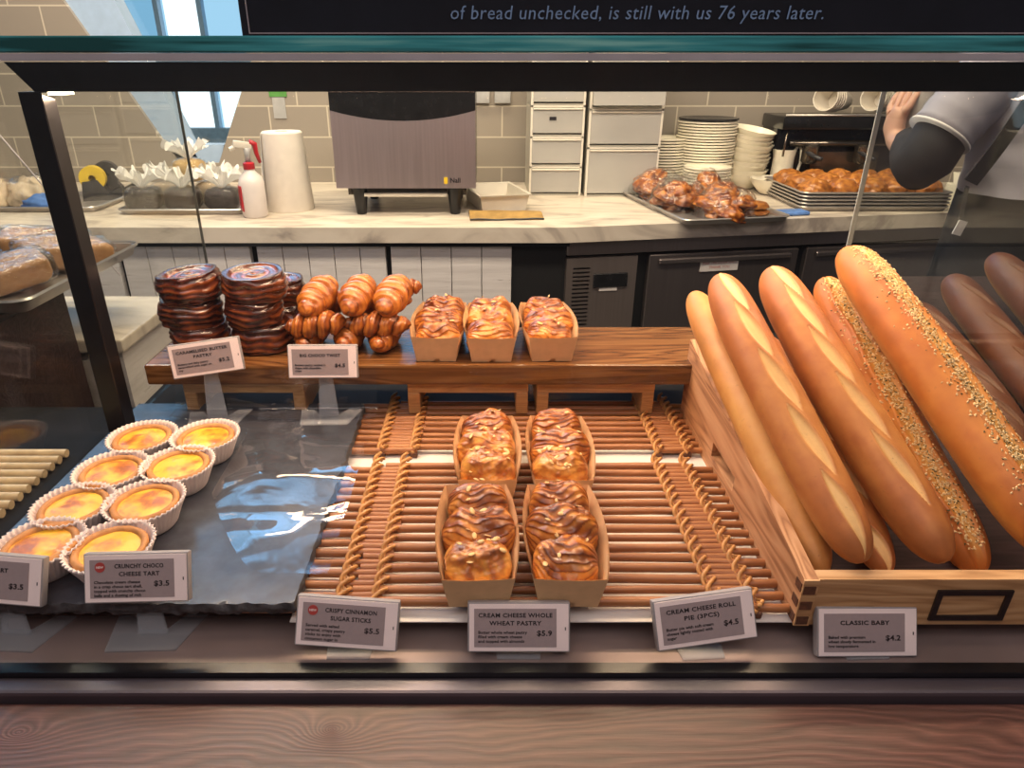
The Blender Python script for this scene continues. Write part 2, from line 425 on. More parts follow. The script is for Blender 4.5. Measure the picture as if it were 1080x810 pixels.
def dup(root, loc, rot=None, label=None, group=None):
    c = copy_tree(root); c.location = loc
    if rot is not None: c.rotation_euler = rot
    if label: c['label'] = label
    if group: c['group'] = group
    return c
TEXTS = []
def text(name, s, size, mat, parent, loc, rot=(R(90), 0, 0), align='CENTER', xs=1.0, bold=0.0, spacing=1.0, line=1.0, italic=0.0, fit=0):
    cu = bpy.data.curves.new(name, 'FONT'); cu.body = s; cu.size = size; cu.align_x = align; cu.align_y = 'CENTER'
    cu.extrude = .0001; cu.offset = bold; cu.space_character = spacing; cu.space_line = line; cu.shear = italic; cu.resolution_u = 2
    o = bpy.data.objects.new(name, cu); COL.objects.link(o)
    dg = bpy.context.evaluated_depsgraph_get(); me = bpy.data.meshes.new_from_object(o.evaluated_get(dg))
    bpy.data.objects.remove(o); me.materials.clear(); me.materials.append(MATS[mat]); me.name = name
    q = bpy.data.objects.new(name, me); COL.objects.link(q); q.parent = parent; q.location = loc; q.rotation_euler = rot
    if fit: xx = [v.co.x for v in me.vertices]; xs = fit/(max(xx)-min(xx))
    q.scale = (xs, 1, 1)
    return q
def nz(p, sc, seed=0): return noise.noise(Vector(p)*sc+Vector((seed*7.3, seed*3.1, seed*1.7)))
def sstep(a, b, x):
    t = max(0, min(1, (x-a)/(b-a))); return t*t*(3-2*t)

# ------------------------------------------------------------------ the setting
WY = 2.95; CT = -.03; FLZ = -.90
struct(MB().span((-3.2, -.6, FLZ-.05), (3.4, 6.5, FLZ)).build('floor', 'floor_mat'))
WX0, WX1, WZT = -3.2, 3.4, 0.72
p1 = at(188, 172, WY); p2 = at(231, 172, WY); q1 = at(66, 0, WY); q2 = at(256, 92, WY)
k1 = (q1.x-p1.x)/(q1.z-p1.z); k2 = (q2.x-p2.x)/(q2.z-p2.z)
l_top = p1.x+k1*(WZT-p1.z); r_top = p2.x+k2*(WZT-p2.z); zb = p1.z
m = MB()
m.prism([(WX0, WY, FLZ), (p1.x, WY, FLZ), (p1.x, WY, zb), (l_top, WY, WZT), (WX0, WY, WZT)], (0, .12, 0))
m.prism([(p1.x, WY, FLZ), (p2.x, WY, FLZ), (p2.x, WY, zb), (p1.x, WY, zb)], (0, .12, 0))
m.prism([(p2.x, WY, FLZ), (WX1, WY, FLZ), (WX1, WY, WZT), (r_top, WY, WZT), (p2.x, WY, zb)], (0, .12, 0))
struct(m.build('wall_back', 'tiles'))
# window: slanted pale frame along the left side and the sill
win = thing('window_1', None, None, (0, 0, 0)); struct(win, 'tall slanted window in the tiled wall narrowing towards the worktop')
fw = .15
m = MB(); m.prism([(p1.x, WY+.02, zb), (p1.x+fw*.55, WY+.02, zb), (l_top+fw*1.35, WY+.02, WZT), (l_top, WY+.02, WZT)], (0, .08, 0))
m.prism([(p1.x, WY+.02, zb), (p2.x, WY+.02, zb), (p2.x+k2*.05, WY+.02, zb+.07), (p1.x+k1*.07, WY+.02, zb+.07)], (0, .08, 0))
m.build('window_frame', 'window_frame_paint', win)
MB().prism([(p1.x, WY+.09, zb), (p2.x, WY+.09, zb), (r_top, WY+.09, WZT), (l_top, WY+.09, WZT)], (0, .006, 0)).build('window_pane', 'case_glass', win)
# glazed hall facade seen through the window
hall = thing('hall_facade', None, None, (0, 0, 0)); struct(hall, 'bright glazed hall beyond the slanted window')
FY = 5.2
MB().span((-5.2, FY+.06, -.9), (-.6, FY+.12, 2.6)).build('facade_sky', 'sky_pane', hall)
m = MB()
for zc in (-.05, .42, .88, 1.5): m.span((-5.2, FY-.05, zc-.055), (-.6, FY+.03, zc+.055))
for i in range(16): x = -5.1+i*.29; m.span((x-.016, FY-.03, -.9), (x+.016, FY+.03, 2.6))
m.build('mullions', 'hall_steel', hall)
m1, m2 = MB(), MB(); rr = random.Random(3)
for i in range(15):
    x = -5.1+i*.29
    for z0, z1 in ((.0, .36), (.48, .82), (.94, 1.44)):
        if rr.random() < .6: m1.span((x+.03, FY+.03, z0), (x+.26, FY+.04, z1))
        elif rr.random() < .5: m2.span((x+.03, FY+.03, z0), (x+.26, FY+.04, z1))
m1.build('bright_panes', 'bright_pane', hall); m2.build('blue_panes', 'blue_pane', hall)

# ------------------------------------------------------------------ back counter run
cnt = thing('back_counter', 'long marble worktop along the tiled wall under the oven and plates', 'counter', (0, 0, 0))
AR = R(10); kx = math.tan(AR)
m = MB(); m.prism([(-2.6, 2.07, CT-.047), (.245, 2.07, CT-.047), (2.6, 2.07+(2.6-.245)*kx, CT-.047), (2.6, WY-.002, CT-.047), (-2.6, WY-.002, CT-.047)], (0, 0, .047))
m.build('worktop', 'marble', cnt)
m = MB()
for a, b in ((-2.6, -1.155), (-1.14, -.735), (-.715, -.312), (-.297, .083)):
    n = max(3, round((b-a)/.085)); w = (b-a)/n
    for i in range(n): m.span((a+i*w+.0012, 2.10, FLZ+.1), (a+(i+1)*w-.0012, 2.125, CT-.062), .001)
m.build('front_panel', 'white_planks', cnt)
MB().span((-2.6, 2.126, FLZ), (.085, 2.16, CT-.048)).build('carcass', 'void_black', cnt)
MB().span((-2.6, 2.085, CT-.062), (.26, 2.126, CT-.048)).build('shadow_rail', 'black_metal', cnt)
MB().span((.084, 2.115, FLZ), (.255, 2.15, CT-.048)).build('dark_panel', 'void_black', cnt)
fr = thing('undercounter_fridge', 'stainless undercounter fridge with vent slots below the marble worktop', 'fridge', (.256, 2.1, FLZ), (0, 0, R(10)))
MB().span((0, .03, .02), (2.2, .6, .82)).build('body', 'void_black', fr)
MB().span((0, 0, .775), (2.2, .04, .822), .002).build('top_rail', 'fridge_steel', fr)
m = MB(); zt = .765
# machine cover with open vent slots
m.span((0, 0, .1), (.022, .025, zt)); m.span((.078, 0, .1), (.235, .025, zt))
k = 0; z = zt
m.span((.022, 0, zt-.03), (.078, .025, zt)); z = zt-.03
for i in range(22):
    m.span((.022, 0, z-.0135), (.078, .025, z-.0068)); z -= .0135
m.span((.022, 0, .1), (.078, .025, z-.01))
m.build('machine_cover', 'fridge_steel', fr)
cp = MB().span((.09, -.006, zt-.098), (.205, .002, zt-.052), .002).build('control_panel', 'machine_black', fr)
MB().span((.112, -.003, zt-.110), (.172, .001, zt-.100)).build('white_sticker', 'paper_white', fr)
for i, (a, b) in enumerate(((.275, .80), (.83, 1.36), (1.39, 2.19))):
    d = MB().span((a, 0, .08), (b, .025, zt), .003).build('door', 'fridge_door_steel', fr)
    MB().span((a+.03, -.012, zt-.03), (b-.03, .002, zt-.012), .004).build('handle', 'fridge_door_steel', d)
st = MB().span((.452, -.004, zt-.062), (.585, .0, zt-.020)).build('door_sticker', 'paper_white', fr)
text('sticker_text', 'KEEP THE DOOR SHUT', .0115, 'red_ink', st, (.5185, -.0042, zt-.034))
text('sticker_text', 'THANK YOU', .0125, 'red_ink', st, (.5185, -.0042, zt-.049))

# side counter and cabinet at the left
sc = thing('side_counter', 'low marble topped counter return beside the left display pane', 'counter', (0, 0, 0))
MB().span((-2.2, 1.14, -.055), (-.655, 1.40, -.03), .004, 2).build('worktop', 'marble', sc)
MB().span((-2.2, 1.16, FLZ), (-.67, 1.39, -.056)).build('front_panel', 'white_planks', sc)
cb = thing('tray_cabinet', 'dark stained cabinet holding the tray of wrapped breads', 'cabinet', (0, 0, 0))
MB().span((-1.9, .88, FLZ), (-.725, 1.125, .07)).build('body', 'dark_cabinet', cb)
MB().span((-1.9, .87, .07), (-.72, 1.36, .083), .002).build('top', 'black_metal', cb)

# ------------------------------------------------------------------ display case
PXL, PXR, PYB, PYR = -.475, .555, 1.143, 1.035
GY = .418
cs = thing('display_case', 'glass bakery display case with black frame and green glass edge', 'display case', (0, 0, 0))
MB().span((-.488, .475, FLZ), (.562, 1.15, -.02)).build('plinth', 'black_plinth', cs)
MB().span((-1.3, .418, -.06), (1.3, .475, -.038), .001).build('sill', 'sill_metal', cs)
MB().span((-1.3, .408, -.07), (1.3, .4185, -.036)).build('glass_channel', 'black_metal', cs)
MB().span((-1.3, .392, -.075), (1.3, .408, -.041), .003, 2).build('front_trim', 'trim_metal', cs)
MB().span((-1.3, .414, -.04), (1.3, .419, .4225)).build('front_pane', 'front_glass', cs)
tg = MB().span((-1.3, .452, .426), (1.3, 1.20, .4347)).build('top_pane', 'case_glass', cs)
MB().span((-1.3, .4485, .4258), (1.3, .4515, .4349), .001).build('top_pane_edge', 'glass_edge', cs)
MB().span((-1.3, .449, .4215), (1.3, .465, .4256)).build('edge_profile', 'aluminium', cs)
bl = at(7, 63, .764).x; bl2 = at(40, 96, .764).x
MB().prism([(bl, .758, .4215), (bl2, .758, .394), (1.35, .758, .394), (1.35, .758, .4215)], (0, .03, 0)).build('beam', 'black_metal', cs)
led = MB().span((-.451, .762, .3905), (-.437, .786, .3937)).build('lamp_end', 'led_glow', cs)
MB().span((-.476, .752, -.02), (-.452, .776, .394), .001).build('post', 'black_metal', cs)
MB().span((PXL-.005, .42, -.018), (PXL, PYB, .421)).build('side_pane', 'side_glass', cs)
MB().span((PXL-.0045, PYB, -.018), (PXL-.0005, PYB+.002, .421)).build('side_pane_edge', 'pane_edge_dark', cs)
MB().span((PXR, .42, -.018), (PXR+.005, PYR, .421)).build('side_pane', 'side_glass', cs)
MB().span((PXR-.001, PYR, -.018), (PXR+.006, PYR+.002, .421)).build('side_pane_edge', 'pane_edge', cs)

ctr = MB().span((-1.6, -.25, -.09), (1.6, .3915, -.05), .003).build('wooden_counter', 'counter_wood')
tag(ctr, 'reddish brown grained wooden counter ledge in front of the case', 'counter')
MB().span((-1.6, -.2, FLZ), (1.6, .35, -.091)).build('counter_base', 'dark_cabinet', ctr)

# menu sign
sg = thing('menu_sign', 'black sign with blue lettering standing on the case top', 'sign', (0, .60, .4352))
sl = at(253, 20, .60).x
m = MB().span((sl, 0, .0), (.78, .008, .30), .001)
m.build('board', 'sign_black', sg)
m = MB()
m.span((sl+.006, -.0012, .006), (.77, .0002, .0068)); m.span((sl+.006, -.0012, .0068), (sl+.0068, .0002, .29))
m.build('border_line', 'tag_side', sg)
tx = at(672, 14, .599)
text('sign_text', 'of bread unchecked, is still with us 76 years later.', .0135, 'blue_letter', sg, (tx.x, -.0013, tx.z-.4352), xs=1.0, italic=.12, spacing=1.06)
S_TEXT = 1

# ------------------------------------------------------------------ slate, trays, riser
m = MB()
sX0, sX1, sY0, sY1 = PXL+.002, -.165, .449, .83
NX, NY = 70, 80
def slab_top(u, v):
    x = sX0+(sX1-sX0)*u; y = sY0+(sY1-sY0)*v
    if u in (0, 1): x += .003*nz((0, y, 0), 90)*(1 if u else 0)
    if v == 0: y += .003*nz((x, 0, 0), 90)
    return Vector((x, y, .00025*nz((x, y, 0), 40)))
m.grid(slab_top, NX, NY)
m.cur = 1
def rim(u, v):
    # walk round the border: front, right, back, left
    t = u*4; k = int(min(3, t)); f = t-k
    q = [(f, 0), (1, f), (1-f, 1), (0, 1-f)][k]
    p = slab_top(*q); c = Vector(((sX0+sX1)/2, (sY0+sY1)/2, 0)); d = (p-c); d.z = 0; d.normalize()
    ch = (.0035*nz((p.x, p.y, v*.02), 120)+.002*nz((p.x, p.y, v*.05), 320)) if 0 < v else 0
    return Vector((p.x, p.y, p.z-.011*v))+d*(ch+.002*math.sin(PI*v))
m.grid(rim, 300, 5)
m.span((sX0+.01, sY0+.012, -.0115), (sX1-.01, sY1-.01, -.011))
tag(m.build('slate_slab', ['slate', 'slate_edge'], None, True), 'dark grey slate serving slab under the custard tarts', 'serving slab')
o = MB().span((sX0, .468, -.0195), (sX1-.012, .82, -.0125)).build('slab_block', 'black_plinth'); tag(o, 'low black block lifting the slate slab', 'block')
o = MB().span((sX1-.005, .447, -.0195), (PXR-.004, .80, -.0185)).build('paper_liner', 'paper_white'); tag(o, 'white paper liner under the cane trays', 'paper')

def rod_tray(name, label, y0, n, pitch, x0, xa, xb, xc, xd, x1, z=-.0115, mat='rattan'):
    t = thing(name, label, 'tray', (0, 0, 0)); rr = random.Random(len(label))
    def rod(xs, xe, y, zz, r):
        pts = [(xs+(xe-xs)*k/6, y+rr.uniform(-.0008, .0008), zz+rr.uniform(-.0003, .0003)) for k in range(7)]
        MB().tube(pts, r*.93*rr.uniform(.9, 1.1), 10).build('rod', mat, t, 'auto')
    for i in range(n):
        y = y0+i*pitch
        rod(x0, xb+.004+rr.uniform(-.004, .006), y, z, .0046)
        rod(xa+.012-rr.uniform(0, .012), xd+rr.uniform(-.003, .004), y+.0068, z+.001, .0044)
        rod(xc-rr.uniform(-.004, .004), x1, y+.0005, z, .0044)
    for x in (xa, xb, xc, xd):
        m = MB()
        for s in (0, 1):
            pts = []
            N = n*8
            for k in range(N+9):
                y = y0-.006+(k/8)*pitch
                ph = PI*(k/8)
                pts.append((x+.0044*math.sin(ph+s*PI), y, z+.0038+.0038*math.cos(ph+s*PI)))
            m.tube(pts, .0019, 6)
            pts2 = [(p[0]+.0026, p[1]+.003, p[2]+.0004) for p in pts]; m.tube(pts2, .0017, 6)
        m.build('woven_cord', 'cord_cane', t, True)
        MB().box((x, y0-.004, z-.003), (.009, .006, .007), .001).build('cord_end', 'end_grain', t)
    return t
rod_tray('cane_tray', 'front brown cane rod tray under the four front loaf boxes', .456, 16, .0149, -.235, -.128, -.096, .203, .236, .31)
rod_tray('cane_tray', 'rear brown cane rod tray under the wooden riser', .724, 9, .0149, -.235, -.128, -.088, .212, .248, .31)
# the neighbouring case at the left: pale rods on a dark deck
o = MB().span((-1.1, .46, -.03), (-.49, .86, -.021)).build('neighbour_deck', 'black_plinth'); tag(o, 'dark deck of the next case beyond the left pane', 'deck')
t = thing('pale_cane_tray', 'pale cane rod tray behind the left side pane', 'tray', (0, 0, 0))
for i in range(10): MB().tube([(-.9, .585+i*.0155, -.0155), (-.517, .585+i*.0155, -.0155)], .0052, 10).build('rod', 'pale_rattan', t, 'auto')

# riser board
BZ = .069; BF, BB = .802, .945; BXL, BXR = -.44, .315
rb = thing('wooden_riser', 'long brown varnished riser board carrying three loaf boxes and dark pastries', 'riser', (0, 0, 0))
MB().span((BXL, BF, BZ-.028), (BXR, BB, BZ), .003, 2).build('board', 'riser_wood', rb)
zl = -.019
for xa, xb in ((at(430, 420, .81).x, at(557, 420, .81).x), (at(566, 420, .81).x, at(690, 420, .81).x), (-.40, -.24)):
    for yy in (.812, ):
        m = MB(); zt = BZ-.0285; w = .016
        m.span((xa, yy, zt-.016), (xb, yy+.11, zt), .001); m.span((xa, yy, zl+.0125), (xa+w, yy+.11, zt-.0158), .001); m.span((xb-w, yy, zl+.0125), (xb, yy+.11, zt-.0158), .001)
        m.build('trestle', 'trestle_wood', rb)

# ------------------------------------------------------------------ price tags
def price_tag(px, py, Y, label, title, desc, price, new=False, roll=0, yaw=0, tilt=24, stand='clip', zb=-.038):
    c = at(px, py, Y); w, h, th = .087, .0425, .008
    root = thing('price_tag', label, 'price tag', (c.x, c.y, zb), (0, 0, R(yaw)), 'electronic price tags')
    Z = c.z-zb
    T = Matrix.Translation((0, 0, Z)) @ Euler((R(-tilt), 0, 0)).to_matrix().to_4x4() @ Euler((0, R(roll), 0)).to_matrix().to_4x4()
    hs = bpy.data.objects.new
    b = MB().box((0, 0, 0), (w, th, h), .0018, None, 2).build('tag_body', 'tag_side', root, 'auto'); b.matrix_local = T
    MB().box((0, -th/2-.0002, 0), (w-.003, .0006, h-.003), .0).build('front_plate', 'tag_plastic', b)
    MB().box((-.003, -th/2-.0006, -.0002), (w*.80, .0006, h*.76), 0).build('screen', 'tag_screen', b)
    fy = -th/2-.0011
    n = len(title); ft = {'CHEESE TART': .0335, 'CRUNCHY CHOCO': .0405, 'CRISPY CINNAMON': .0435, 'SUGAR STICKS': .034, 'CREAM CHEESE WHOLE': .0625, 'WHEAT PASTRY': .044, 'CREAM CHEESE ROLL': .060, 'PIE (3PCS)': .030, 'CLASSIC BABY': .0425, 'CARAMELISED BUTTER': .0615, 'PASTRY': .0225, 'BIG CHOCO TWIST': .050}; sz = .0050
    for i, tl in enumerate(title):
        text('title_text', tl, sz, 'ink', b, ((-.003 if not new else .003), fy, .0103-(i*.0066)-(0 if n > 1 else .0022)), bold=.0001, spacing=1.08, fit=ft[tl])
    for i, dl in enumerate(desc):
        text('description_text', dl, .0034, 'ink', b, (-.0345, fy, -.0030-i*.0037-(.001 if len(desc) < 4 else 0)), align='LEFT', xs=1.12, bold=.00005)
    text('price_text', price, .0062, 'ink', b, (.0215, fy, -.0048), xs=1.15, bold=.00014, spacing=1.05)
    if new:
        MB().lathe([(.0, 0), (.0042, 0), (.0042, .0005), (0, .0005)], 24, M=Euler((R(90), 0, 0)).to_matrix().to_4x4()).build('new_badge', 'red_ink', b, loc=(-.0292, -th/2-.0009, .0098))
        text('badge_text', 'NEW', .0026, 'tag_plastic', b, (-.0292, -th/2-.0016, .0098), bold=.00004)
    MB().box((w/2-.0042, -th/2-.0006, -.001), (.0008, .0004, .0026)).build('indicator', 'ink', b)
    # clear acrylic stand
    if stand == 'clip':
        m = MB(); m.prism([(-.018, -.014, 0), (.018, -.014, 0), (.022, .016, 0), (-.022, .016, 0)], (0, 0, .0016))
        m.prism([(-.018, .004, .0016), (.018, .004, .0016), (.018, .0075+.002, max(.004, Z-.018)), (-.018, .0075+.002, max(.004, Z-.018))], (0, .0018, 0))
    else:
        s = 1.0
        m = MB(); m.prism([(-.034*s, -.020, 0), (.026*s, -.020, 0), (.040*s, .022, 0), (.022*s, .022, 0), (.010*s, .004, 0), (-.012*s, .004, 0), (-.024*s, .022, 0), (-.040*s, .022, 0)], (0, 0, .0018))
        zz = Z-.016
        m.prism([(-.013, -.002, .0018), (.013, -.002, .0018), (.008, .004, zz), (-.008, .004, zz)], (0, .0022, 0))
        m.prism([(-.012, .006, zz-.004), (.012, .006, zz-.004), (.012, .0085, zz+.012), (-.012, .0085, zz+.012)], (0, .002, 0))
    m.build('acrylic_stand', 'acrylic', root)
    return root
CH = ['Chocolate cream cheese', 'in a crisp choco tart shell,', 'topped with crunchy choco', 'balls and a dusting of rich']
price_tag(-4, 609, .452, 'price tag cropped at the left edge ending in SE TART, $3.5', ['CHEESE TART'], [], '$3.5', False, 2.5, -3, 24, 'stem')
price_tag(146, 608, .452, 'price tag reading CRUNCHY CHOCO CHEESE TART, $3.5, with red badge', ['CRUNCHY CHOCO', 'CHEESE TART'], CH, '$3.5', True, 0, 2, 24, 'stem')
price_tag(367, 656, .437, 'tilted price tag reading CRISPY CINNAMON SUGAR STICKS, $5.5, with red badge', ['CRISPY CINNAMON', 'SUGAR STICKS'], ['Served with salted', 'caramel, crispy pastry', 'sticks to enjoy with', 'cinnamon sugar in'], '$5.5', True, 4, 0, 26)
price_tag(547, 660, .437, 'price tag reading CREAM CHEESE WHOLE WHEAT PASTRY, $5.9', ['CREAM CHEESE WHOLE', 'WHEAT PASTRY'], ['Butter whole wheat pastry', 'filled with cream cheese', 'and topped with almonds'], '$5.9', False, 0, 0, 26)
price_tag(742, 652, .437, 'price tag reading CREAM CHEESE ROLL PIE (3PCS), $4.5, tilted upward to the right', ['CREAM CHEESE ROLL', 'PIE (3PCS)'], ['Butter pie with soft cream', 'cheese lightly coated with', 'sugar'], '$4.5', False, -5, 4, 26)
price_tag(912, 665, .437, 'price tag reading CLASSIC BABY, $4.2, before the bread crate', ['CLASSIC BABY'], ['Baked with premium', 'wheat slowly fermented in', 'low temperature'], '$4.2', False, 1.2, 2, 26)
price_tag(218, 377, .782, 'price tag reading CARAMELISED BUTTER PASTRY on a clear stand on the slate', ['CARAMELISED BUTTER', 'PASTRY'], ['Buttery and flaky pastry', 'caramelised with sugar on', 'top'], '$5.2', False, -5.5, 8, 14, 'stem', .001)
price_tag(341, 381, .786, 'price tag reading BIG CHOCO TWIST on a clear stand on the slate', ['BIG CHOCO TWIST'], ['Buttery pastry twisted in', 'shape with chocolate', 'chips'], '$4.5', False, .5, 2, 14, 'stem', .001)

# ------------------------------------------------------------------ custard tarts
def make_tart(seed):
    t = thing('custard_tart', '', 'tart', (0, 0, 0), (0, 0, 0), 'custard tarts on the slate')
    PL = 44
    def flute(i, a): return 1+(.018+.022*i/6)*math.cos(PL*a)*(1 if i > 0 else 0)+.012*math.sin(3*a+seed)
    prof = [(.0245, .0006), (.0265, .003), (.0288, .009), (.0312, .015), (.0338, .021), (.0362, .0265), (.0380, .0302)]
    m = MB(); m.lathe(prof+[(r-.0009, z+.0001) for r, z in prof[::-1]], PL*4, rf=lambda i, a: flute(i if i < 7 else 13-i, a))
    m.build('paper_cup', 'cup_paper', t, True)
    def sh(i, a): return 1+.016*nz((math.cos(a)*2, math.sin(a)*2, i*.3), 2.5, seed)
    m = MB(); m.lathe([(.022, .002), (.0275, .012), (.0312, .0215), (.0318, .0262), (.0302, .0282), (.0268, .0278), (.0250, .0255), (.0248, .022)], 72, rf=sh)
    m.build('pastry_shell', 'tart_shell', t, True)
    def top(u, v):
        r = .0256*u; a = 2*PI*v; x, y = r*math.cos(a), r*math.sin(a)
        z = .0252+.0026*(1-u*u)+.0007*nz((x, y, 0), 90, seed)
        return Vector((x, y, z)), sstep(.86, 1, u)*.9
    MB().grid(top, 14, 64, True, ['ridge']).build('custard', 'custard', t, True)
    return t
spots = [(150, 462, 'custard tart at the back left of the slate, beside the black post'), (217, 461, 'custard tart at the back right of the slate, nearest the clear tag stand'),
         (118, 497, 'custard tart in the left row, second from the back'), (188, 491, 'bright yellow custard tart in the right row, second from the back'),
         (78, 534, 'browned custard tart in the left row, third from the back'), (153, 530, 'pale yellow custard tart in the right row, just behind the front one'),
         (42, 575, 'dark scorched custard tart at the front left behind the cropped price tag'), (116, 578, 'custard tart directly behind the crunchy choco price tag')]
for i, (px, py, lab) in enumerate(spots):
    p = on(px, py, .027); t = make_tart(i); t.location = (p.x, p.y, .0008); t['label'] = lab; t.rotation_euler = (0, 0, i*1.3)

# ------------------------------------------------------------------ caramelised pastries
def caramel(seed):
    RR = .0395+.001*math.sin(seed*3); Hh = .036
    def f(u, v):
        a = 2*PI*v
        # profile: bottom centre -> side -> top centre
        if u < .18: r = RR*.92*(u/.18); z = 0; side = 0
        elif u < .62:
            s = (u-.18)/.44; r = RR*(.92+.10*math.sin(PI*s)); z = Hh*s; side = 1
        else: 
            s = (u-.62)/.38; r = RR*.94*(1-s); z = Hh-.0045*sstep(.12, .3, s)+.002*sstep(.4, 1, s); side = 0
        ridge = .3
        d = 0
        if side:
            s = (u-.18)/.44
            w = math.sin(s*27+1.6*nz((math.cos(a), math.sin(a), s*.8), 1.6, seed)*3+a*1.0)
            d = .0007*w+.0032*nz((math.cos(a)*1.2, math.sin(a)*1.2, s*1.5), 1.5, seed); ridge = .62-.28*w+.55*nz((math.cos(a), math.sin(a), s), 2.4, seed)
            if s > .8: ridge = min(1, ridge+.4)
        elif u >= .62:
            s = (u-.62)/.38
            w = math.sin(2*PI*(s*3.0)+a+nz((a, s, 0), 2, seed)); z += .0010*w*sstep(.1, .25, s); ridge = .5+.35*w
            if s < .16: ridge = .9
        rr = r*(1+.03*math.sin(2*a+seed)+.02*nz((math.cos(a), math.sin(a), 0), 2, seed+9))+d
        return Vector((rr*math.cos(a), rr*math.sin(a), z+.0016*nz((math.cos(a)*r*30, math.sin(a)*r*30, u*2), 1.2, seed)*(1 if u > .18 else .2))), max(0, min(1, ridge))
    return MB().grid(f, 84, 84, True, ['ridge'])
def put_caramel(x, y, z, seed, lab, tilt=(0, 0)):
    o = caramel(seed).build('caramelised_pastry', 'caramel_crust', None, True); o.location = (x, y, z); o.rotation_euler = (tilt[0], tilt[1], seed*1.7)
    tag(o, lab, 'pastry', 'caramelised butter pastries'); return o
xa = at(206, 320, .87).x; xb = at(271, 320, .87).x; xc = at(290, 320, .945).x
HS = .0348
for k, (w, dx, tl) in enumerate((('bottom', .002, (0, 0)), ('middle', -.006, (.03, -.03)), ('top', .002, (.07, -.02)))):
    put_caramel(xa+dx, .866, BZ+.001+k*HS, k+1, 'glossy dark coiled pastry, %s of the stack nearest the left pane' % w, tl)
for k, (w, dx, tl) in enumerate((('bottom', .006, (0, 0)), ('middle', -.003, (.02, .03)), ('top', .002, (.06, .03)))):
    put_caramel(xb+dx, .868, BZ+.001+k*HS, k+5, 'glossy dark coiled pastry, %s of the second stack beside the twists' % w, tl)
for k, w in enumerate(('lower', 'upper')):
    put_caramel(xc+.004*k, .952, BZ+.001+k*HS, k+9, 'dark coiled pastry, %s of two half hidden behind the second stack' % w)

# ------------------------------------------------------------------ choco twists
def twist(seed, L=.098, r0=.0195, turns=4.6):
    def f(u, v):
        a = 2*PI*v; x = (u-.5)*L
        e = abs(2*u-1); prof = (1-e**3.2)**.55*(1-.25*e*e) if e < 1 else 0
        ph = (u*turns+v+.12*nz((u*3, math.cos(a), math.sin(a)), 1.4, seed)) % 1.0
        saw = ph; ridge = .12+.80*saw**1.3
        g = .62+.43*math.sin(PI*min(1, ph**.8))**.55
        fine = .026*math.sin(ph*21+nz((u*4, a, 0), 1, seed)*2)
        r = r0*prof*(g+fine+.06*nz((u*5, math.cos(a), math.sin(a)), 1.2, seed))
        return Vector((x, r*math.cos(a), r*math.sin(a)*.92)), max(0, min(1, ridge+.18*math.sin(ph*21)+.5*nz((u*5, math.cos(a), math.sin(a)), 1.5, seed+3)))
    return MB().grid(f, 180, 48, True, ['ridge'])
def put_twist(pa, pb, seed, lab, r0=.0195):
    a, b = Vector(pa), Vector(pb); c = (a+b)/2; d = (b-a); L = d.length
    o = twist(seed, L, r0*1.08).build('choco_twist', 'twist_crust', None, True)
    o.location = c; o.rotation_euler = d.to_track_quat('X', 'Z').to_euler(); tag(o, lab, 'pastry', 'chocolate twists'); return o
Z1 = BZ+.018; Z2 = BZ+.046; Z3 = BZ+.074
def tp(px, Y, z): 
    d = Y*math.cos(TH)+(HC-z)*math.sin(TH); return Vector(((px-CX)/FPX*d, Y, z))
put_twist(tp(322, .826, Z3-.012), tp(348, .922, Z3+.004), 1, 'golden chocolate twist on top, next to the dark coiled pastries', .0205)
put_twist(tp(368, .826, Z3-.010), tp(386, .925, Z3+.004), 2, 'golden chocolate twist on top, in the middle of the heap', .0205)
put_twist(tp(405, .826, Z3-.010), tp(423, .925, Z3+.004), 3, 'golden chocolate twist on top, nearest the loaf boxes', .0205)
put_twist(tp(301, .843, Z2-.010), tp(366, .846, Z2-.002), 4, 'chocolate twist lying crosswise under the left top twist', .0185)
put_twist(tp(362, .850, Z2-.008), tp(434, .850, Z2-.008), 5, 'chocolate twist lying crosswise under the right top twist', .0175)
put_twist(tp(330, .905, Z2+.002), tp(435, .905, Z2+.008), 6, 'chocolate twist lying crosswise at the back of the heap', .0185)
put_twist(tp(319, .822, Z1-.001), tp(338, .915, Z1), 7, 'chocolate twist at the bottom, end showing above the choco twist tag left', .0175)
put_twist(tp(362, .822, Z1-.001), tp(376, .915, Z1), 8, 'chocolate twist at the bottom, end showing above the middle of the tag', .0180)
put_twist(tp(397, .822, Z1-.001), tp(415, .915, Z1), 9, 'chocolate twist at the bottom, end showing beside the loaf box', .0180)
put_twist(tp(415, .93, Z3-.012), tp(445, .925, Z3-.006), 10, 'small twist end poking out behind the right top twist', .012)

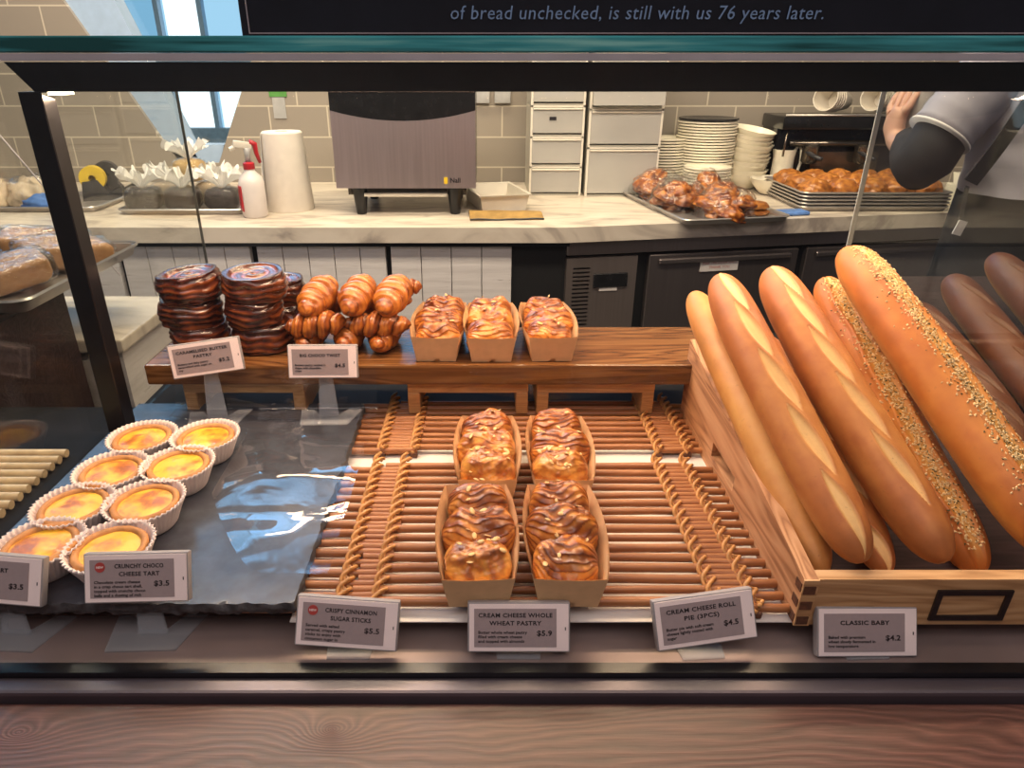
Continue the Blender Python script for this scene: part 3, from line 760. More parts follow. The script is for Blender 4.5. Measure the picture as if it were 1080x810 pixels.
# ------------------------------------------------------------------ loaf boxes with pastries
def loaf_box(bw0, bw1):
    """boat of kraft board: half width at the ends / at the middle (top), length .142"""
    L = .142; Hb = .036; th = .0009
    def side(yf, zf, inset):
        # half width
        b = 1-(2*yf-1)**2
        wtop = (bw0+(bw1-bw0)*b); wbot = .0255+.002*b
        return wbot+(wtop-wbot)*zf-inset
    def rimz(yf): return Hb+.004*(1-(2*yf-1)**2)-.002*math.sin(PI*yf)
    m = MB()
    for ins, flip in ((0, False), (th, True)):
        for sgn in (-1, 1):
            m.grid(lambda u, v: Vector((sgn*side(u, v, ins), (u-.5)*(L-.014*(1-v))*(1 if not ins else .99), v*rimz(u)+(.0 if not ins else th*(1-v)))), 20, 6, flip=flip)
        for e in (0, 1):
            m.grid(lambda u, v: Vector(((2*u-1)*side(e, v, ins), (e-.5)*(L-.014*(1-v))*(1 if not ins else .99), v*rimz(e)-(.0016*math.sin(PI*u)*v)+(.0 if not ins else th*(1-v)))), 8, 6, flip=flip)
        m.grid(lambda u, v: Vector(((2*u-1)*side(v, 0, ins), (v-.5)*(L-.014), .0 if not ins else th)), 2, 20)
    return m.build('loaf_box', 'kraft', None, 'auto')
def lobe(seed, w, dpt, hgt, freq=20, smooth=0.0):
    cx = .6*math.sin(seed*2.1); k2 = .55+.25*math.sin(seed*1.3)
    def f(u, v):
        x = 2*u-1; a = 2*PI*v; ca, sa = math.cos(a), math.sin(a)
        prof = max(0, 1-abs(x)**3.0)**.45
        # thin baked layers running across in arcs
        ph = freq*(a+k2*(x-cx*.4)**2+.36*nz((x*1.1, ca*.9, sa*.9), 1.2, seed))+.9*nz((x*3, ca*2, sa*2), 1.3, seed+4)
        fr = (ph/(2*PI)) % 1.0; step = fr**1.6
        big = nz((x*1.2, ca, sa), 1.4, seed); mid = nz((x*3.5, ca*2.4, sa*2.4), 1.2, seed+7)
        q = prof*(1+.10*(1-smooth)*(step-.5)+.24*big+.07*mid+smooth*.05*nz((x*7, ca*6, sa*6), 1, seed))
        lam = .22+.72*step
        ridge = lam*(1-smooth)+smooth*(.42+.45*mid)
        ridge += .30*max(0, sa)-.16-.50*big+.25*mid
        return Vector((x*w/2*(1+.03*nz((a, 0, 0), 1, seed)), q*dpt/2*ca, q*hgt/2*sa)), max(0, min(1, ridge))
    return MB().grid(f, 56, 200, True, ['ridge'])
def pastry_loaf(x, y, z, seed, lab, styles, group, rz=0):
    t = thing('pastry_loaf', lab, 'pastry', (x, y, z), (0, 0, rz), group)
    rr = random.Random(seed); n = len(styles); flakes = MB()
    for i, sty in enumerate(styles):
        yy = -.040+i*(.082/(n-1)); zz = .021+.004*rr.random()+.004*(i/(n-1))
        w = (.060 if i in (0, n-1) else .067)*rr.uniform(.97, 1.04)
        m = lobe(seed*10+i, w, .046 if n == 3 else .036, .047+.007*rr.random(), rr.choice((17, 20, 23)), sty)
        o = m.build('pastry_roll', 'loaf_crust' if sty < .5 else 'almond_crust', t, True)
        o.location = (rr.uniform(-.002, .002), yy, zz); o.rotation_euler = (R(rr.uniform(-38, -14)), R(rr.uniform(-7, 7)), R(rr.uniform(-10, 10)))
        M = Matrix.LocRotScale(o.location, o.rotation_euler, None)
        for k in range(12 if sty >= .5 else 4):
            a = rr.uniform(.35, .98)*PI; xx = rr.uniform(-.7, .7)
            c = M @ Vector((xx*w/2, .0245*math.cos(a)*(1-abs(xx)**3)**.45, .0275*math.sin(a)*(1-abs(xx)**3)**.45))
            E = Matrix.Translation(c) @ Euler((rr.uniform(-.6, .6), rr.uniform(-.5, .5), rr.uniform(0, 6))).to_matrix().to_4x4()
            s = rr.uniform(.6, 1.1)
            flakes.lathe([(0, .0007), (.0022*s, .0005), (.0028*s, 0), (0, -.0003)], 10, M=E @ Matrix.Diagonal((1.5, .85, 1, 1)))
    f = flakes.build('almond_flakes', 'almond', t, True); f['kind'] = 'stuff'
    return t
bx0 = loaf_box(.031, .0385); bx0.name = 'loaf_box'
fb = []
def place_box(i, px, py, Y, zb, lab, plab, styles, rz, group):
    c = at(px, py, Y); o = bx0 if i == 0 else bx0.copy()
    if i: COL.objects.link(o)
    o.location = (c.x, Y, zb+.0006); o.rotation_euler = (0, 0, rz); tag(o, lab, 'box', 'kraft loaf boxes')
    pastry_loaf(c.x, Y, zb+.002, i+3, plab, styles, 'cream cheese pastry loaves', rz)
rodz = -.0065
data = [
 (503, 565, .516, rodz, 'kraft loaf box at front left on the cane tray, behind the whole wheat tag', 'three roll pastry loaf with pale almond glaze in the front left box', (.9, .15, .1), .03),
 (594, 570, .516, rodz, 'kraft loaf box at front right on the cane tray', 'coiled brown pastry loaf with spiral end in the front right box', (.0, .0, .2), -.02),
 (514, 470, .667, rodz, 'kraft loaf box behind the front left box on the cane tray', 'almond topped pastry loaf in the box behind the front left one', (.7, .6, .3), .0),
 (590, 470, .667, rodz, 'kraft loaf box behind the front right box on the cane tray', 'dark pastry loaf with arched end in the box behind the front right one', (.7, .1, .0), -.03),
 (464, 338, .878, BZ, 'kraft loaf box on the riser beside the chocolate twists', 'swirled pastry loaf in the riser box beside the chocolate twists', (.0, .3, .1), -.03),
 (518, 342, .876, BZ, 'kraft loaf box in the middle of three on the riser', 'almond crusted pastry loaf in the middle riser box', (.3, .8, .2), .0),
 (577, 342, .878, BZ, 'kraft loaf box on the riser nearest the bread crate', 'pastry loaf with hollow arched front in the riser box nearest the crate', (.4, .2, .3), .03)]
for i, (px, py, Y, zb, la, lb, sty, rz) in enumerate(data): place_box(i, px, py, Y, zb, la, lb, sty, rz, None)

# ------------------------------------------------------------------ bread crate
cX0, cX1, cY0, cY1, cZ = .266, .549, .444, .825, -.0185
cr = thing('bread_crate', 'open wooden bread crate with sloping sides and black label frame', 'crate', (0, 0, 0))
hF, hB = .031, .096
def zt_at(y): return hF+(hB-hF)*(y-cY0)/(cY1-cY0)
def side_board(x):
    m = MB(); th = .012; ya, yb = .615, .690; za, zb2 = .002, .020
    for poly in ([(cY0, cZ), (ya, cZ), (ya, zt_at(ya)), (cY0, hF)], [(yb, cZ), (cY1, cZ), (cY1, hB), (yb, zt_at(yb))],
                 [(ya, cZ), (yb, cZ), (yb, za), (ya, za)], [(ya, zb2), (yb, zb2), (yb, zt_at(yb)), (ya, zt_at(ya))]):
        m.prism([(x, p[0], p[1]) for p in poly], (th, 0, 0))
    return m.build('side_board', 'crate_wood', cr)
side_board(cX0); side_board(cX1-.012)
fbd = MB().span((cX0+.0122, cY0, cZ), (cX1-.0122, cY0+.012, hF)).build('front_board', 'crate_front_wood', cr)
MB().span((cX0+.0122, cY1-.012, cZ), (cX1-.0122, cY1, hB)).build('back_board', 'crate_front_wood', cr)
MB().span((cX0+.0122, cY0+.0122, cZ), (cX1-.0122, cY1-.0122, cZ+.006)).build('base_board', 'crate_front_wood', cr)
MB().prism([(cX0+.0122, .50, -.008), (cX1-.0122, .50, -.008), (cX1-.0122, .79, .082), (cX0+.0122, .79, .082)], (0, .004, -.006)).build('sloping_board', 'dark_cabinet', cr)  # dark material paints the shade in the gap between the loaves
m = MB(); 
m.span((cX0-.0005, cY0-.0016, cZ), (cX0+.0125, cY0, hF))
m.build('corner_strip', 'crate_front_wood', cr)
m = MB()
for k in range(3): 
    z0 = hF-.006-k*.0165; m.span((cX0+.0005, cY0-.0022, z0-.0085), (cX0+.0105, cY0-.0015, z0)); m.span((cX0-.0008, cY0+.001, z0-.0085), (cX0-.0002, cY0+.011, z0))
m.build('finger_joints', 'end_grain', cr)
f0 = at(984, 636, cY0).x; f1 = at(1063, 636, cY0).x
za, zb2 = at(1020, 653, cY0).z, at(1020, 622, cY0).z; t_ = .005
m = MB(); yy = cY0-.0018
m.span((f0, yy, za), (f1, cY0, za+t_)); m.span((f0, yy, zb2-t_), (f1, cY0, zb2)); m.span((f0, yy, za+t_), (f0+t_, cY0, zb2-t_)); m.span((f1-t_, yy, za+t_), (f1, cY0, zb2-t_))
m.build('label_frame', 'black_metal', cr)

# ------------------------------------------------------------------ baguettes
def baguette(tail, head, rad, mat, name, label, group, slashes=(), seeds=0, seed=0, topdir=(-.15, -.55, 1), dirn=1):
    a, b = Vector(tail), Vector(head); ax = (b-a); L = ax.length; ax.normalize()
    up = Vector(topdir); up = (up-ax*up.dot(ax)).normalized(); sd = ax.cross(up).normalized()
    rot = Matrix((sd, ax, up)).transposed()
    root = thing(name, label, 'bread', a, rot.to_euler(), group)
    def f(u, v):
        an = 2*PI*v          # 0 = side, pi/2 = top
        e = abs(2*u-1); prof = max(0, 1-e**9)**.5*(1-.13*e*e-.05*e**6)
        y = L*u; arc = (PI/2-an)*rad
        sc_ = 0; d = 0
        for (cu, hl, hw, sk, off) in slashes:
            dy = y-cu*L; ar = arc-off; p = dy; q = ar-sk*dy
            w = hw*max(0, 1-(p/hl)**2)
            if abs(p) < hl and w > 0:
                k = 1-abs(q)/w if w else 0
                s = sstep(-.05, .40, k); sc_ = max(sc_, s); d += -.0022*s+.0018*math.exp(-((abs(q)-w)/(.0022))**2)*(1 if q > 0 else .35)*min(1, w/.004)
            elif abs(p) < hl: pass
        if seeds:
            wv = .0065+.002*nz((y*20, 0, seed), 1); k = abs(arc-.003*nz((y*12, 1, seed), 1))/wv
            s = sstep(1.5, .5, k)*sstep(0, .1, u)*sstep(1, .93, u); sc_ = s; d += -.0020*s+.0022*math.exp(-((k-1.5)/.45)**2)
        belly = sstep(.15, -.8, math.sin(an))*.9
        r = rad*prof*(1+.035*nz((y*14, math.cos(an), math.sin(an)), .8, seed)+.012*nz((y*60, math.cos(an)*2, math.sin(an)*2), 1, seed))+d*prof
        z = r*math.sin(an); 
        if z < 0: z *= .78
        bend = .004*math.sin(PI*u*1.0+seed)
        return Vector((r*math.cos(an)*1.02+bend-.004*math.sin(seed), y, z)), sc_, belly
    MB().grid(f, 300, 128, True, ['score', 'belly']).build('crust', mat, root, True)
    if seeds:
        rr = random.Random(seed+50)
        for nm, mt, cnt_, sz in (('sesame_seeds', 'sesame', seeds, .0013), ('herb_flakes', 'herb', seeds//3, .0010)):
            m = MB()
            for _ in range(cnt_):
                u = rr.uniform(.05, .97); an = PI/2+rr.gauss(0, .27); p, _, _ = f(u, an/(2*PI)); 
                nrm = Vector((math.cos(an), 0, math.sin(an)))
                E = Matrix.Translation(p+nrm*.0004) @ nrm.to_track_quat('Z', 'Y').to_matrix().to_4x4() @ Euler((rr.uniform(-.3, .3), rr.uniform(-.3, .3), rr.uniform(0, 6))).to_matrix().to_4x4()
                s = sz*rr.uniform(.7, 1.2)
                vs = [E @ Vector(q) for q in ((1.6*s, 0, 0), (0, s*.8, 0), (-1.2*s, 0, 0), (0, -s*.8, 0), (0, 0, s*.55), (0, 0, -s*.4))]
                m.add(vs, [(0, 1, 4), (1, 2, 4), (2, 3, 4), (3, 0, 4), (1, 0, 5), (2, 1, 5), (3, 2, 5), (0, 3, 5)])
            o = m.build(nm, mt, root); o['kind'] = 'stuff'
    return root
SL = lambda us, hl=.036, hw=.0088, sk=-.30, off=0: [(u, hl, hw, sk, off) for u in us]
baguette(at(868, 607, .475), at(737, 308, .803), .0212, 'pale_baguette_crust', 'baguette', 'slim pale baguette lying lowest against the crate side wall', 'baguettes in the crate', SL((.2, .42, .60, .76), .028, .006, -.15, .015), 0, 1)
baguette(at(909, 594, .458), at(764, 290, .750), .0244, 'baguette_crust', 'baguette', 'slashed golden baguette, second from the crate side wall', 'baguettes in the crate', SL((.12, .33, .53, .72, .90), .040, .0072, -.13), 0, 2)
baguette(at(996, 594, .467), at(812, 284, .765), .0268, 'baguette_crust', 'baguette', 'slashed golden baguette in the middle, beside the sesame bread', 'baguettes in the crate', SL((.24, .43, .60, .77, .92), .040, .0064, -.14), 0, 3)
baguette(at(1034, 606, .492), at(862, 296, .817), .0258, 'sesame_crust', 'sesame_baguette', 'sesame baguette lying low between the slashed baguette and the raised one', 'sesame baguettes in the crate', (), 900, 4, (-.2, -.5, 1))
baguette(at(1120, 592, .463), at(884, 264, .778), .0295, 'sesame_crust', 'sesame_baguette', 'large sesame and herb baguette raised on top at the right', 'sesame baguettes in the crate', (), 1300, 5, (.1, -.5, 1))
baguette(Vector((.362, .482, .003)), Vector((.335, .78, .118)), .0200, 'baguette_crust', 'baguette', 'baguette underneath, its pale tip showing between two slashed baguettes', 'baguettes in the crate', SL((.06, .3, .5, .7), .03, .008), 0, 6)
for i, (hd, tl, r_, lb) in enumerate((((968, 322, .93), (1085, 490, .66), .026, 'brown loaf coloured dim behind the right pane, lowest and leftmost of three'),
        ((1006, 292, .98), (1150, 482, .68), .027, 'brown loaf coloured dim behind the right pane, in the middle of three'),
        ((1046, 270, 1.02), (1230, 470, .70), .028, 'brown loaf coloured dim behind the right pane, highest and rightmost of three'))):
    h_ = at(*hd); t_l = at(*tl)
    baguette(t_l, h_, r_, 'dimmed_bread_crust', 'dimmed_loaf', lb, 'dimmed loaves behind the right pane', SL((.2, .4, .6, .8), .03, .004), 0, 20+i)
shf = thing('slanted_shelf', 'dark slanted shelf under the dimmed loaves behind the right pane', 'shelf', (0, 0, 0))
MB().prism([(.572, .60, -.060), (1.2, .60, -.060), (1.2, 1.06, .112), (.572, 1.06, .112)], (0, .004, -.012)).build('shelf_board', 'dark_cabinet', shf)
MB().span((.58, .62, FLZ), (1.2, 1.05, -.075)).build('shelf_base', 'void_black', shf)

# ------------------------------------------------------------------ clear film over slate and riser
def film(u, v):
    x = -.40+.26*u
    # from the riser front edge down, then forward lying loosely over the slate and the rods
    if v < .22: s = v/.22; y = BF-.004-.014*s; z = BZ-.004-(BZ-.016)*s*.95
    else: s = (v-.22)/.78; y = BF-.018-(.10+.21*sstep(.15, .8, u))*s; z = .0155-.004*s
    if x < -.29: y = max(y, .735+(x+.29)*-.25)
    z += .0045*nz((x*1.0, y*1.6, 0), 8, 3)*(.4+v)+.0006*nz((x, y, 1), 24, 5)
    return Vector((x, y+.003*nz((x, z, 2), 25, 1), max(z, .0035)))
o = MB().grid(film, 70, 60).build('clear_film', 'film', None, True); tag(o, 'crinkled clear plastic film hanging from the riser over the slate', 'plastic film')
def film2(u, v):
    x = -.02+.32*u; s = v
    y = BF-.003-.006*s+.004*nz((x, s, 0), 12); z = BZ+.0012-(.034+.012*math.sin(5*u))*s
    return Vector((x, y, z))
o = MB().grid(film2, 40, 8).build('clear_film', 'film', None, True); tag(o, 'clear plastic film folded over the right front edge of the riser', 'plastic film')

# ------------------------------------------------------------------ sheet trays
def sheet_tray(name, label, w, d, h=.02, loc=(0, 0, 0), rz=0, group=None, parent=None):
    m = MB(); t = .0012
    def ring(hw, hd, r, z, n=6):
        out = []
        for cx, cy, a0 in ((hw-r, hd-r, 0), (-hw+r, hd-r, 90), (-hw+r, -hd+r, 180), (hw-r, -hd+r, 270)):
            for k in range(n+1): a = R(a0+90*k/n); out.append(Vector((cx+r*math.cos(a), cy+r*math.sin(a), z)))
        return out
    rs = [ring(w/2-.008, d/2-.008, .015, 0), ring(w/2-.006, d/2-.006, .017, .002), ring(w/2-.001, d/2-.001, .022, h-.002), ring(w/2+.002, d/2+.002, .025, h+.001), ring(w/2+.005, d/2+.005, .028, h-.002),
          ring(w/2+.004, d/2+.004, .027, h-.004), ring(w/2+.001, d/2+.001, .024, h-.003), ring(w/2-.003, d/2-.003, .02, h-.004), ring(w/2-.008, d/2-.008, .015, .003)]
    n = len(rs[0]); vs = [v for r_ in rs for v in r_]
    fs = [[i*n+k, i*n+(k+1) % n, (i+1)*n+(k+1) % n, (i+1)*n+k] for i in range(len(rs)-1) for k in range(n)]
    fs += [list(range(n))[::-1], [(len(rs)-1)*n+k for k in range(n)]]
    m.add(vs, fs); o = m.build(name, 'tray_metal', parent, 'auto'); o.location = loc; o.rotation_euler = (0, 0, rz)
    tag(o, label, 'tray', group); return o
def blob(rx, ry, rz_, seed, amp=.12, n=24, bumpy=3.0, flat=.3):
    def f(u, v):
        th = PI*u; a = 2*PI*v; p = Vector((math.sin(th)*math.cos(a), math.sin(th)*math.sin(a), math.cos(th)))
        k = 1+amp*nz(p, bumpy*.5, seed)+amp*.6*nz(p, bumpy*1.4, seed)
        q = Vector((p.x*rx*k, p.y*ry*k, p.z*rz_*k))
        if q.z < -flat*rz_: q.z = -flat*rz_
        return q, max(0, min(1, .5+.9*nz(p, bumpy, seed)))
    return MB().grid(f, n, n*2, True, ['ridge'])

# tray of wrapped breads at the left
sheet_tray('sheet_tray', 'large metal tray of wrapped breads on the dark cabinet at left', .56, .37, .022, (-.958, 1.14, .0835), 0)
wl = [(-.755, 1.20, .12, .9, 'at the right end of the left tray'), (-.775, 1.06, .118, .75, 'at the front right corner of the left tray'), (-.90, 1.12, .125, .75, 'in the middle of the left tray'),
      (-.89, 1.01, .118, .4, 'at the front of the left tray beside the corner'), (-.98, 1.20, .12, .6, 'at the back of the left tray'), (-1.00, 1.05, .122, .6, 'at the far left front of the left tray'),
      (-.83, 1.27, .115, .5, 'at the back right of the left tray')]
for i, (x, y, z, a, w) in enumerate(wl):
    t = thing('wrapped_bread', 'brown flat bread in clear wrap ' + w, 'bread', (x, y, .0885), (R(6), R(-10 if i % 2 else 8), a), 'wrapped breads on the left tray')
    def slab(u, v, i=i):
        th = PI*u; q = 2*PI*v; e = .28
        sg_ = lambda c, p: math.copysign(abs(c)**p, c)
        return Vector((.072*sg_(math.sin(th), e)*sg_(math.cos(q), e), .040*sg_(math.sin(th), e)*sg_(math.sin(q), e), .021*sg_(math.cos(th), .5)+.026)) + Vector((0, 0, .004*nz((u*3, v*6, i), 1)))
    MB().grid(slab, 20, 40, True).build('bread', 'wrapped_bread', t, True)
    def wrap(u, v, i=i):
        p = slab(u, v); c = Vector((0, 0, .026)); d = p-c
        return c+d*1.09+Vector((.006*nz(p, 60, i), .006*nz(p, 70, i+2), .005*nz(p, 55, i+4)+.001))
    MB().grid(wrap, 24, 48, True).build('wrapper', 'wrapper', t, True)
ne = MB().tube([at(-60, 73, 1.4), at(127, 291, 1.4)], .0016, 8).build('wire_rod', 'aluminium'); tag(ne, 'thin slanting metal rod behind the tray of wrapped breads', 'rod')
# ------------------------------------------------------------------ things on the back counter
# oven
ov = thing('countertop_oven', 'stainless countertop oven on four black feet before the tiles', 'oven', (-.2545, 2.25, CT))
m = MB(); hw = .2235
m.prism([(-hw, 0, .09), (-hw, .36, .09), (-hw, .36, .385), (-hw, 0, .385)], (2*hw, 0, 0)); m.build('body', 'machine_black', ov)
def arch(t): return .290+.030*(2*t-1)**2
N_ = 24
m = MB(); m.prism([(-hw, -.005, .088), (hw, -.005, .088)]+[(hw-2*hw*k/N_, -.005, arch(k/N_)) for k in range(N_+1)], (0, .0045, 0))
m.build('front_panel', 'oven_steel', ov)
m = MB(); m.prism([(-hw+2*hw*k/N_, -.004, arch(k/N_)+.0006) for k in range(N_+1)]+[(hw, -.004, .372), (-hw, -.004, .372)], (0, .0035, 0)); m.build('dark_window', 'machine_black', ov)
MB().span((-hw, -.008, .3725), (hw, .006, .386), .002).build('top_lip', 'oven_steel', ov)
MB().span((-hw+.03, .03, .062), (hw-.03, .33, .088)).build('under_tray', 'machine_steel', ov)
MB().span((-.14, .012, .058), (.13, .03, .070), .002).build('drip_bar', 'white_plastic', ov)
for sx_ in (-1, 1):
    for yy in (.035, .32):
        MB().lathe([(.015, 0), (.017, .004), (.022, .05), (.026, .089)], 20, (sx_*.155, yy, 0)).build('foot', 'black_metal', ov, 'auto')
lg = MB().box((.128, -.0055, .112), (.012, .0008, .020), .0).build('brand_mark', 'yellow_plastic', ov)
text('brand_text', 'Nall', .021, 'ink', ov, (.158, -.0058, .112), bold=.0004)
# drawer towers
def drawers(name, label, x, y, w, d, hs, open_=None):
    t = thing(name, label, 'drawer unit', (x, y, CT))
    z = 0
    for i, h in enumerate(hs):
        dy = -.035 if open_ == i else 0
        m = MB(); th = .005
        m.span((-w/2, 0, z+.001), (-w/2+th, d, z+h)); m.span((w/2-th, 0, z+.001), (w/2, d, z+h)); m.span((-w/2+th, d-th, z+.001), (w/2-th, d, z+h)); m.span((-w/2+th, 0, z+h-th), (w/2-th, d-th, z+h)); m.span((-w/2+th, 0, z+.001), (w/2-th, d-th, z+.001+th))
        m.build('drawer_case', 'frosted_plastic', t)
        m = MB(); m.span((-w/2+.007, -.004+dy, z+.012), (w/2-.007, .0+dy, z+h-.008), .001)
        m.span((-w/2+.009, dy, z+.012), (-w/2+.012, d-.03+dy, z+h-.02)); m.span((w/2-.012, dy, z+.012), (w/2-.009, d-.03+dy, z+h-.02)); m.span((-w/2+.012, dy, z+.012), (w/2-.012, d-.03+dy, z+.015))
        dr = m.build('drawer', 'frosted_front', t)
        MB().span((-w/2+.01, -.010+dy, z+h-.014), (w/2-.01, -.004+dy, z+h-.008), .001).build('pull', 'white_plastic', dr)
        m = MB(); m.span((-w/2, -.003, z), (-w/2+.008, .0, z+h)); m.span((w/2-.008, -.003, z), (w/2, .0, z+h)); m.span((-w/2, -.003, z+h-.006), (w/2, 0, z+h)); m.build('rim', 'white_plastic', t)
        z += h
    return t
xd = at(584, 205, 2.66).x
d1 = drawers('drawer_tower', 'narrow four drawer clear plastic tower right of the oven', xd, 2.63, .195, .28, (.105, .105, .105, .11, .1))
o = MB().span((-.05, .02, .34), (.06, .10, .375), .008).build('blue_contents', 'blue_stuff', d1)
for zz in (.15,): MB().span((-.03, -.0056, .265), (-.005, -.0042, .277)).build('drawer_label', 'ink', d1)
xd2 = at(651, 205, 2.66).x
d2 = drawers('drawer_tower', 'wide plastic drawer tower beside the plates with top drawer pulled out', xd2, 2.61, .265, .28, (.175, .13, .125, .1), 2)
MB().span((-.10, -.0415, .375), (-.06, -.0395, .383)).build('drawer_label', 'ink', d2)

# plates
def plate(r): return MB().lathe([(0, .0), (r*.55, .0), (r*.62, .003), (r*.97, .0062), (r, .008), (r, .0125), (r*.97, .0135), (r*.62, .007), (r*.5, .004), (0, .004)], 40)
def stack(px, py, Y, r, n, lab, grp, pitch=.0102, black=0, rnd=1):
    p = at(px, py, Y); proto = None; rr = random.Random(n)
    for i in range(n):
        last = i >= n-black
        if proto is None or (black and i == n-black): proto = plate(r).build('plate', 'black_china' if last else 'china', None, 'auto'); o = proto
        else: o = proto.copy(); COL.objects.link(o)
        pos = 'topmost' if i == n-1 else 'lowest' if i == 0 else 'number %d from the top' % (n-i)
        o.location = (p.x+rr.uniform(-.003, .003)*rnd, Y+rr.uniform(-.003, .003)*rnd, CT+.0005+i*pitch)
        tag(o, ('black plate, topmost of the tallest stack' if last else 'white plate, %s in %s' % (pos, lab)), 'plate', grp)
stack(739, 190, 2.80, .112, 25, 'the tallest plate stack', 'tall stack of plates', .0104, 1)
stack(696, 190, 2.80, .090, 18, 'the plate stack beside the drawer tower', 'left stack of plates', .0105)
stack(744, 190, 2.62, .086, 10, 'the short front stack', 'short stack of plates', .0105)
def bowl(r): return MB().lathe([(0, 0), (r*.45, 0), (r*.55, .006), (r*.85, .035), (r, .058), (r*.97, .058), (r*.80, .036), (r*.5, .010), (0, .007)], 36)
pb = None; bx = at(789, 190, 2.78)
for i in range(11):
    if pb is None: pb = bowl(.082).build('bowl', 'china', None, 'auto'); o = pb
    else: o = pb.copy(); COL.objects.link(o)
    o.location = (bx.x-.012+.004*math.sin(i*2), 2.80+.003*math.cos(i*3), CT+.0006+i*.0165); o.rotation_euler = (0.0+.012*i, .015*i, 0)
    tag(o, 'white bowl, %s in the leaning bowl stack' % ('topmost' if i == 10 else 'lowest' if i == 0 else 'number %d from the top' % (11-i)), 'bowl', 'stack of bowls')
o = pb.copy(); COL.objects.link(o); o.location = (at(812, 196, 2.70).x-.01, 2.66, CT+.0006); o.rotation_euler = (0, 0, 0); tag(o, 'single white bowl in front of the bowl stack by the jug', 'bowl')
j = thing('white_jug', 'white jug with a curved handle beside the bowls', 'jug', (at(822, 190, 2.78).x, 2.78, CT))
MB().lathe([(0, .0), (.038, .0), (.042, .01), (.040, .12), (.044, .15), (.041, .15), (.037, .12), (.037, .01), (0, .006)], 28).build('body', 'china', j, 'auto')
MB().tube([(.040, 0, .04), (.062, 0, .06), (.070, 0, .10), (.066, 0, .145), (.052, 0, .165), (.040, 0, .145)], .006, 10).build('handle', 'china', j, True)
gl = MB().lathe([(0, 0), (.028, 0), (.03, .06), (.027, .06), (.025, .006), (0, .006)], 24).build('small_glass', 'grey_plastic', None, 'auto', (at(840, 190, 2.7).x+.02, 2.70, CT+.0005)); tag(gl, 'small grey cup between the jug and the coffee machine', 'cup')

# tray of bagged pastries
TRZ = R(10.5); tc_ = Vector((.735, 2.40, CT))
sheet_tray('sheet_tray', 'metal tray of bagged pastries in front of the plates', .355, .56, .018, (tc_.x, tc_.y, CT+.0005), TRZ)
Mt = Matrix.Translation(tc_) @ Matrix.Rotation(TRZ, 4, 'Z')
bl_ = [(-.085, .155, 'at the back left corner of the tray by the drawers', 5), (-.09, -.035, 'at the left edge of the tray', 5), (.085, .13, 'at the back of the tray before the plates', 5), (.0, -.185, 'at the front of the tray, the largest', 6)]
for i, (x, y, w, n) in enumerate(bl_):
    p = Mt @ Vector((x, y, .004)); t = thing('pastry_bag', 'clear bag of brown pastries ' + w, 'bag', p, (0, 0, TRZ+.2*i), 'bagged pastries')
    rr = random.Random(i)
    for k in range(n+2):
        m = blob(.048, .042, .030, i*9+k, .25); o = m.build('pastry', 'loaf_crust', t, True); o.location = (rr.uniform(-.05, .05), rr.uniform(-.045, .045), .013+.026*(k//3)+.0)
        o.rotation_euler = (rr.uniform(-.4, .4), rr.uniform(-.4, .4), rr.uniform(0, 6))
    w_ = blob(.098, .090, .086, i+70, .16, 28, 5.0, .22)
    o = w_.build('wrapper', 'wrapper', t, True); o.location = (0, 0, .021)
for i, (x, y) in enumerate(((.10, -.17), (.105, -.165), (.11, -.06))):
    p = Mt @ Vector((x, y, .006+(.020 if i == 1 else 0)))
    o = blob(.062, .040, .017, 200+i, .1).build('flat_pastry', 'bun_crust', None, True, p+Vector((0, 0, .004)), (0, 0, TRZ+.1*i)); tag(o, ('lower brown slab pastry at the front right of the bag tray', 'upper brown slab pastry at the front right of the bag tray', 'brown slab pastry behind the front two on the bag tray')[i], 'pastry')
# tray stack with buns
TX0, TX1, TY0, TY1 = 1.06, 1.56, 2.32, 2.68
for i in range(5):
    sheet_tray('sheet_tray', 'metal tray, %s of the stack carrying brown buns' % ('topmost', 'second', 'third', 'fourth', 'lowest')[4-i], TX1-TX0, TY1-TY0, .016, ((TX0+TX1)/2, (TY0+TY1)/2, CT+.0005+i*.0115), 0, 'stack of trays under the buns')
zt5 = CT+.0005+4*.0115+.003
o = MB().span((TX0+.012, TY0+.012, zt5), (TX1-.012, TY1+.0-.012, zt5+.0008)).build('baking_paper', 'paper_white'); tag(o, 'white baking paper under the brown buns', 'paper')
nb = 0
proto_b = [blob(.053, .050, .036, 300+k, .16, 24, 4).build('bun', 'bun_crust', None, True) for k in range(3)]
names_b = ['front', 'middle', 'back']
for r_ in range(3):
    for c_ in range(5):
        src = proto_b[nb % 3]; o = src if nb < 3 else src.copy()
        if nb >= 3: COL.objects.link(o)
        o.location = (TX0+.062+c_*.094, TY0+.062+r_*.112, zt5+.013); o.rotation_euler = (0, 0, nb*1.1)
        tag(o, 'brown round bun, %s from the left in the %s row of the tray stack' % (('first', 'second', 'third', 'fourth', 'fifth')[c_], names_b[r_]), 'bun', 'buns on the tray stack'); nb += 1
o = MB().span((-.06, -.03, 0), (.06, .03, .012), .004).build('blue_cloth', 'blue_stuff', None, 'auto', (1.0, 2.27, CT+.0005), (0, 0, .2)); tag(o, 'crumpled blue cloth beside the tray stack', 'cloth')

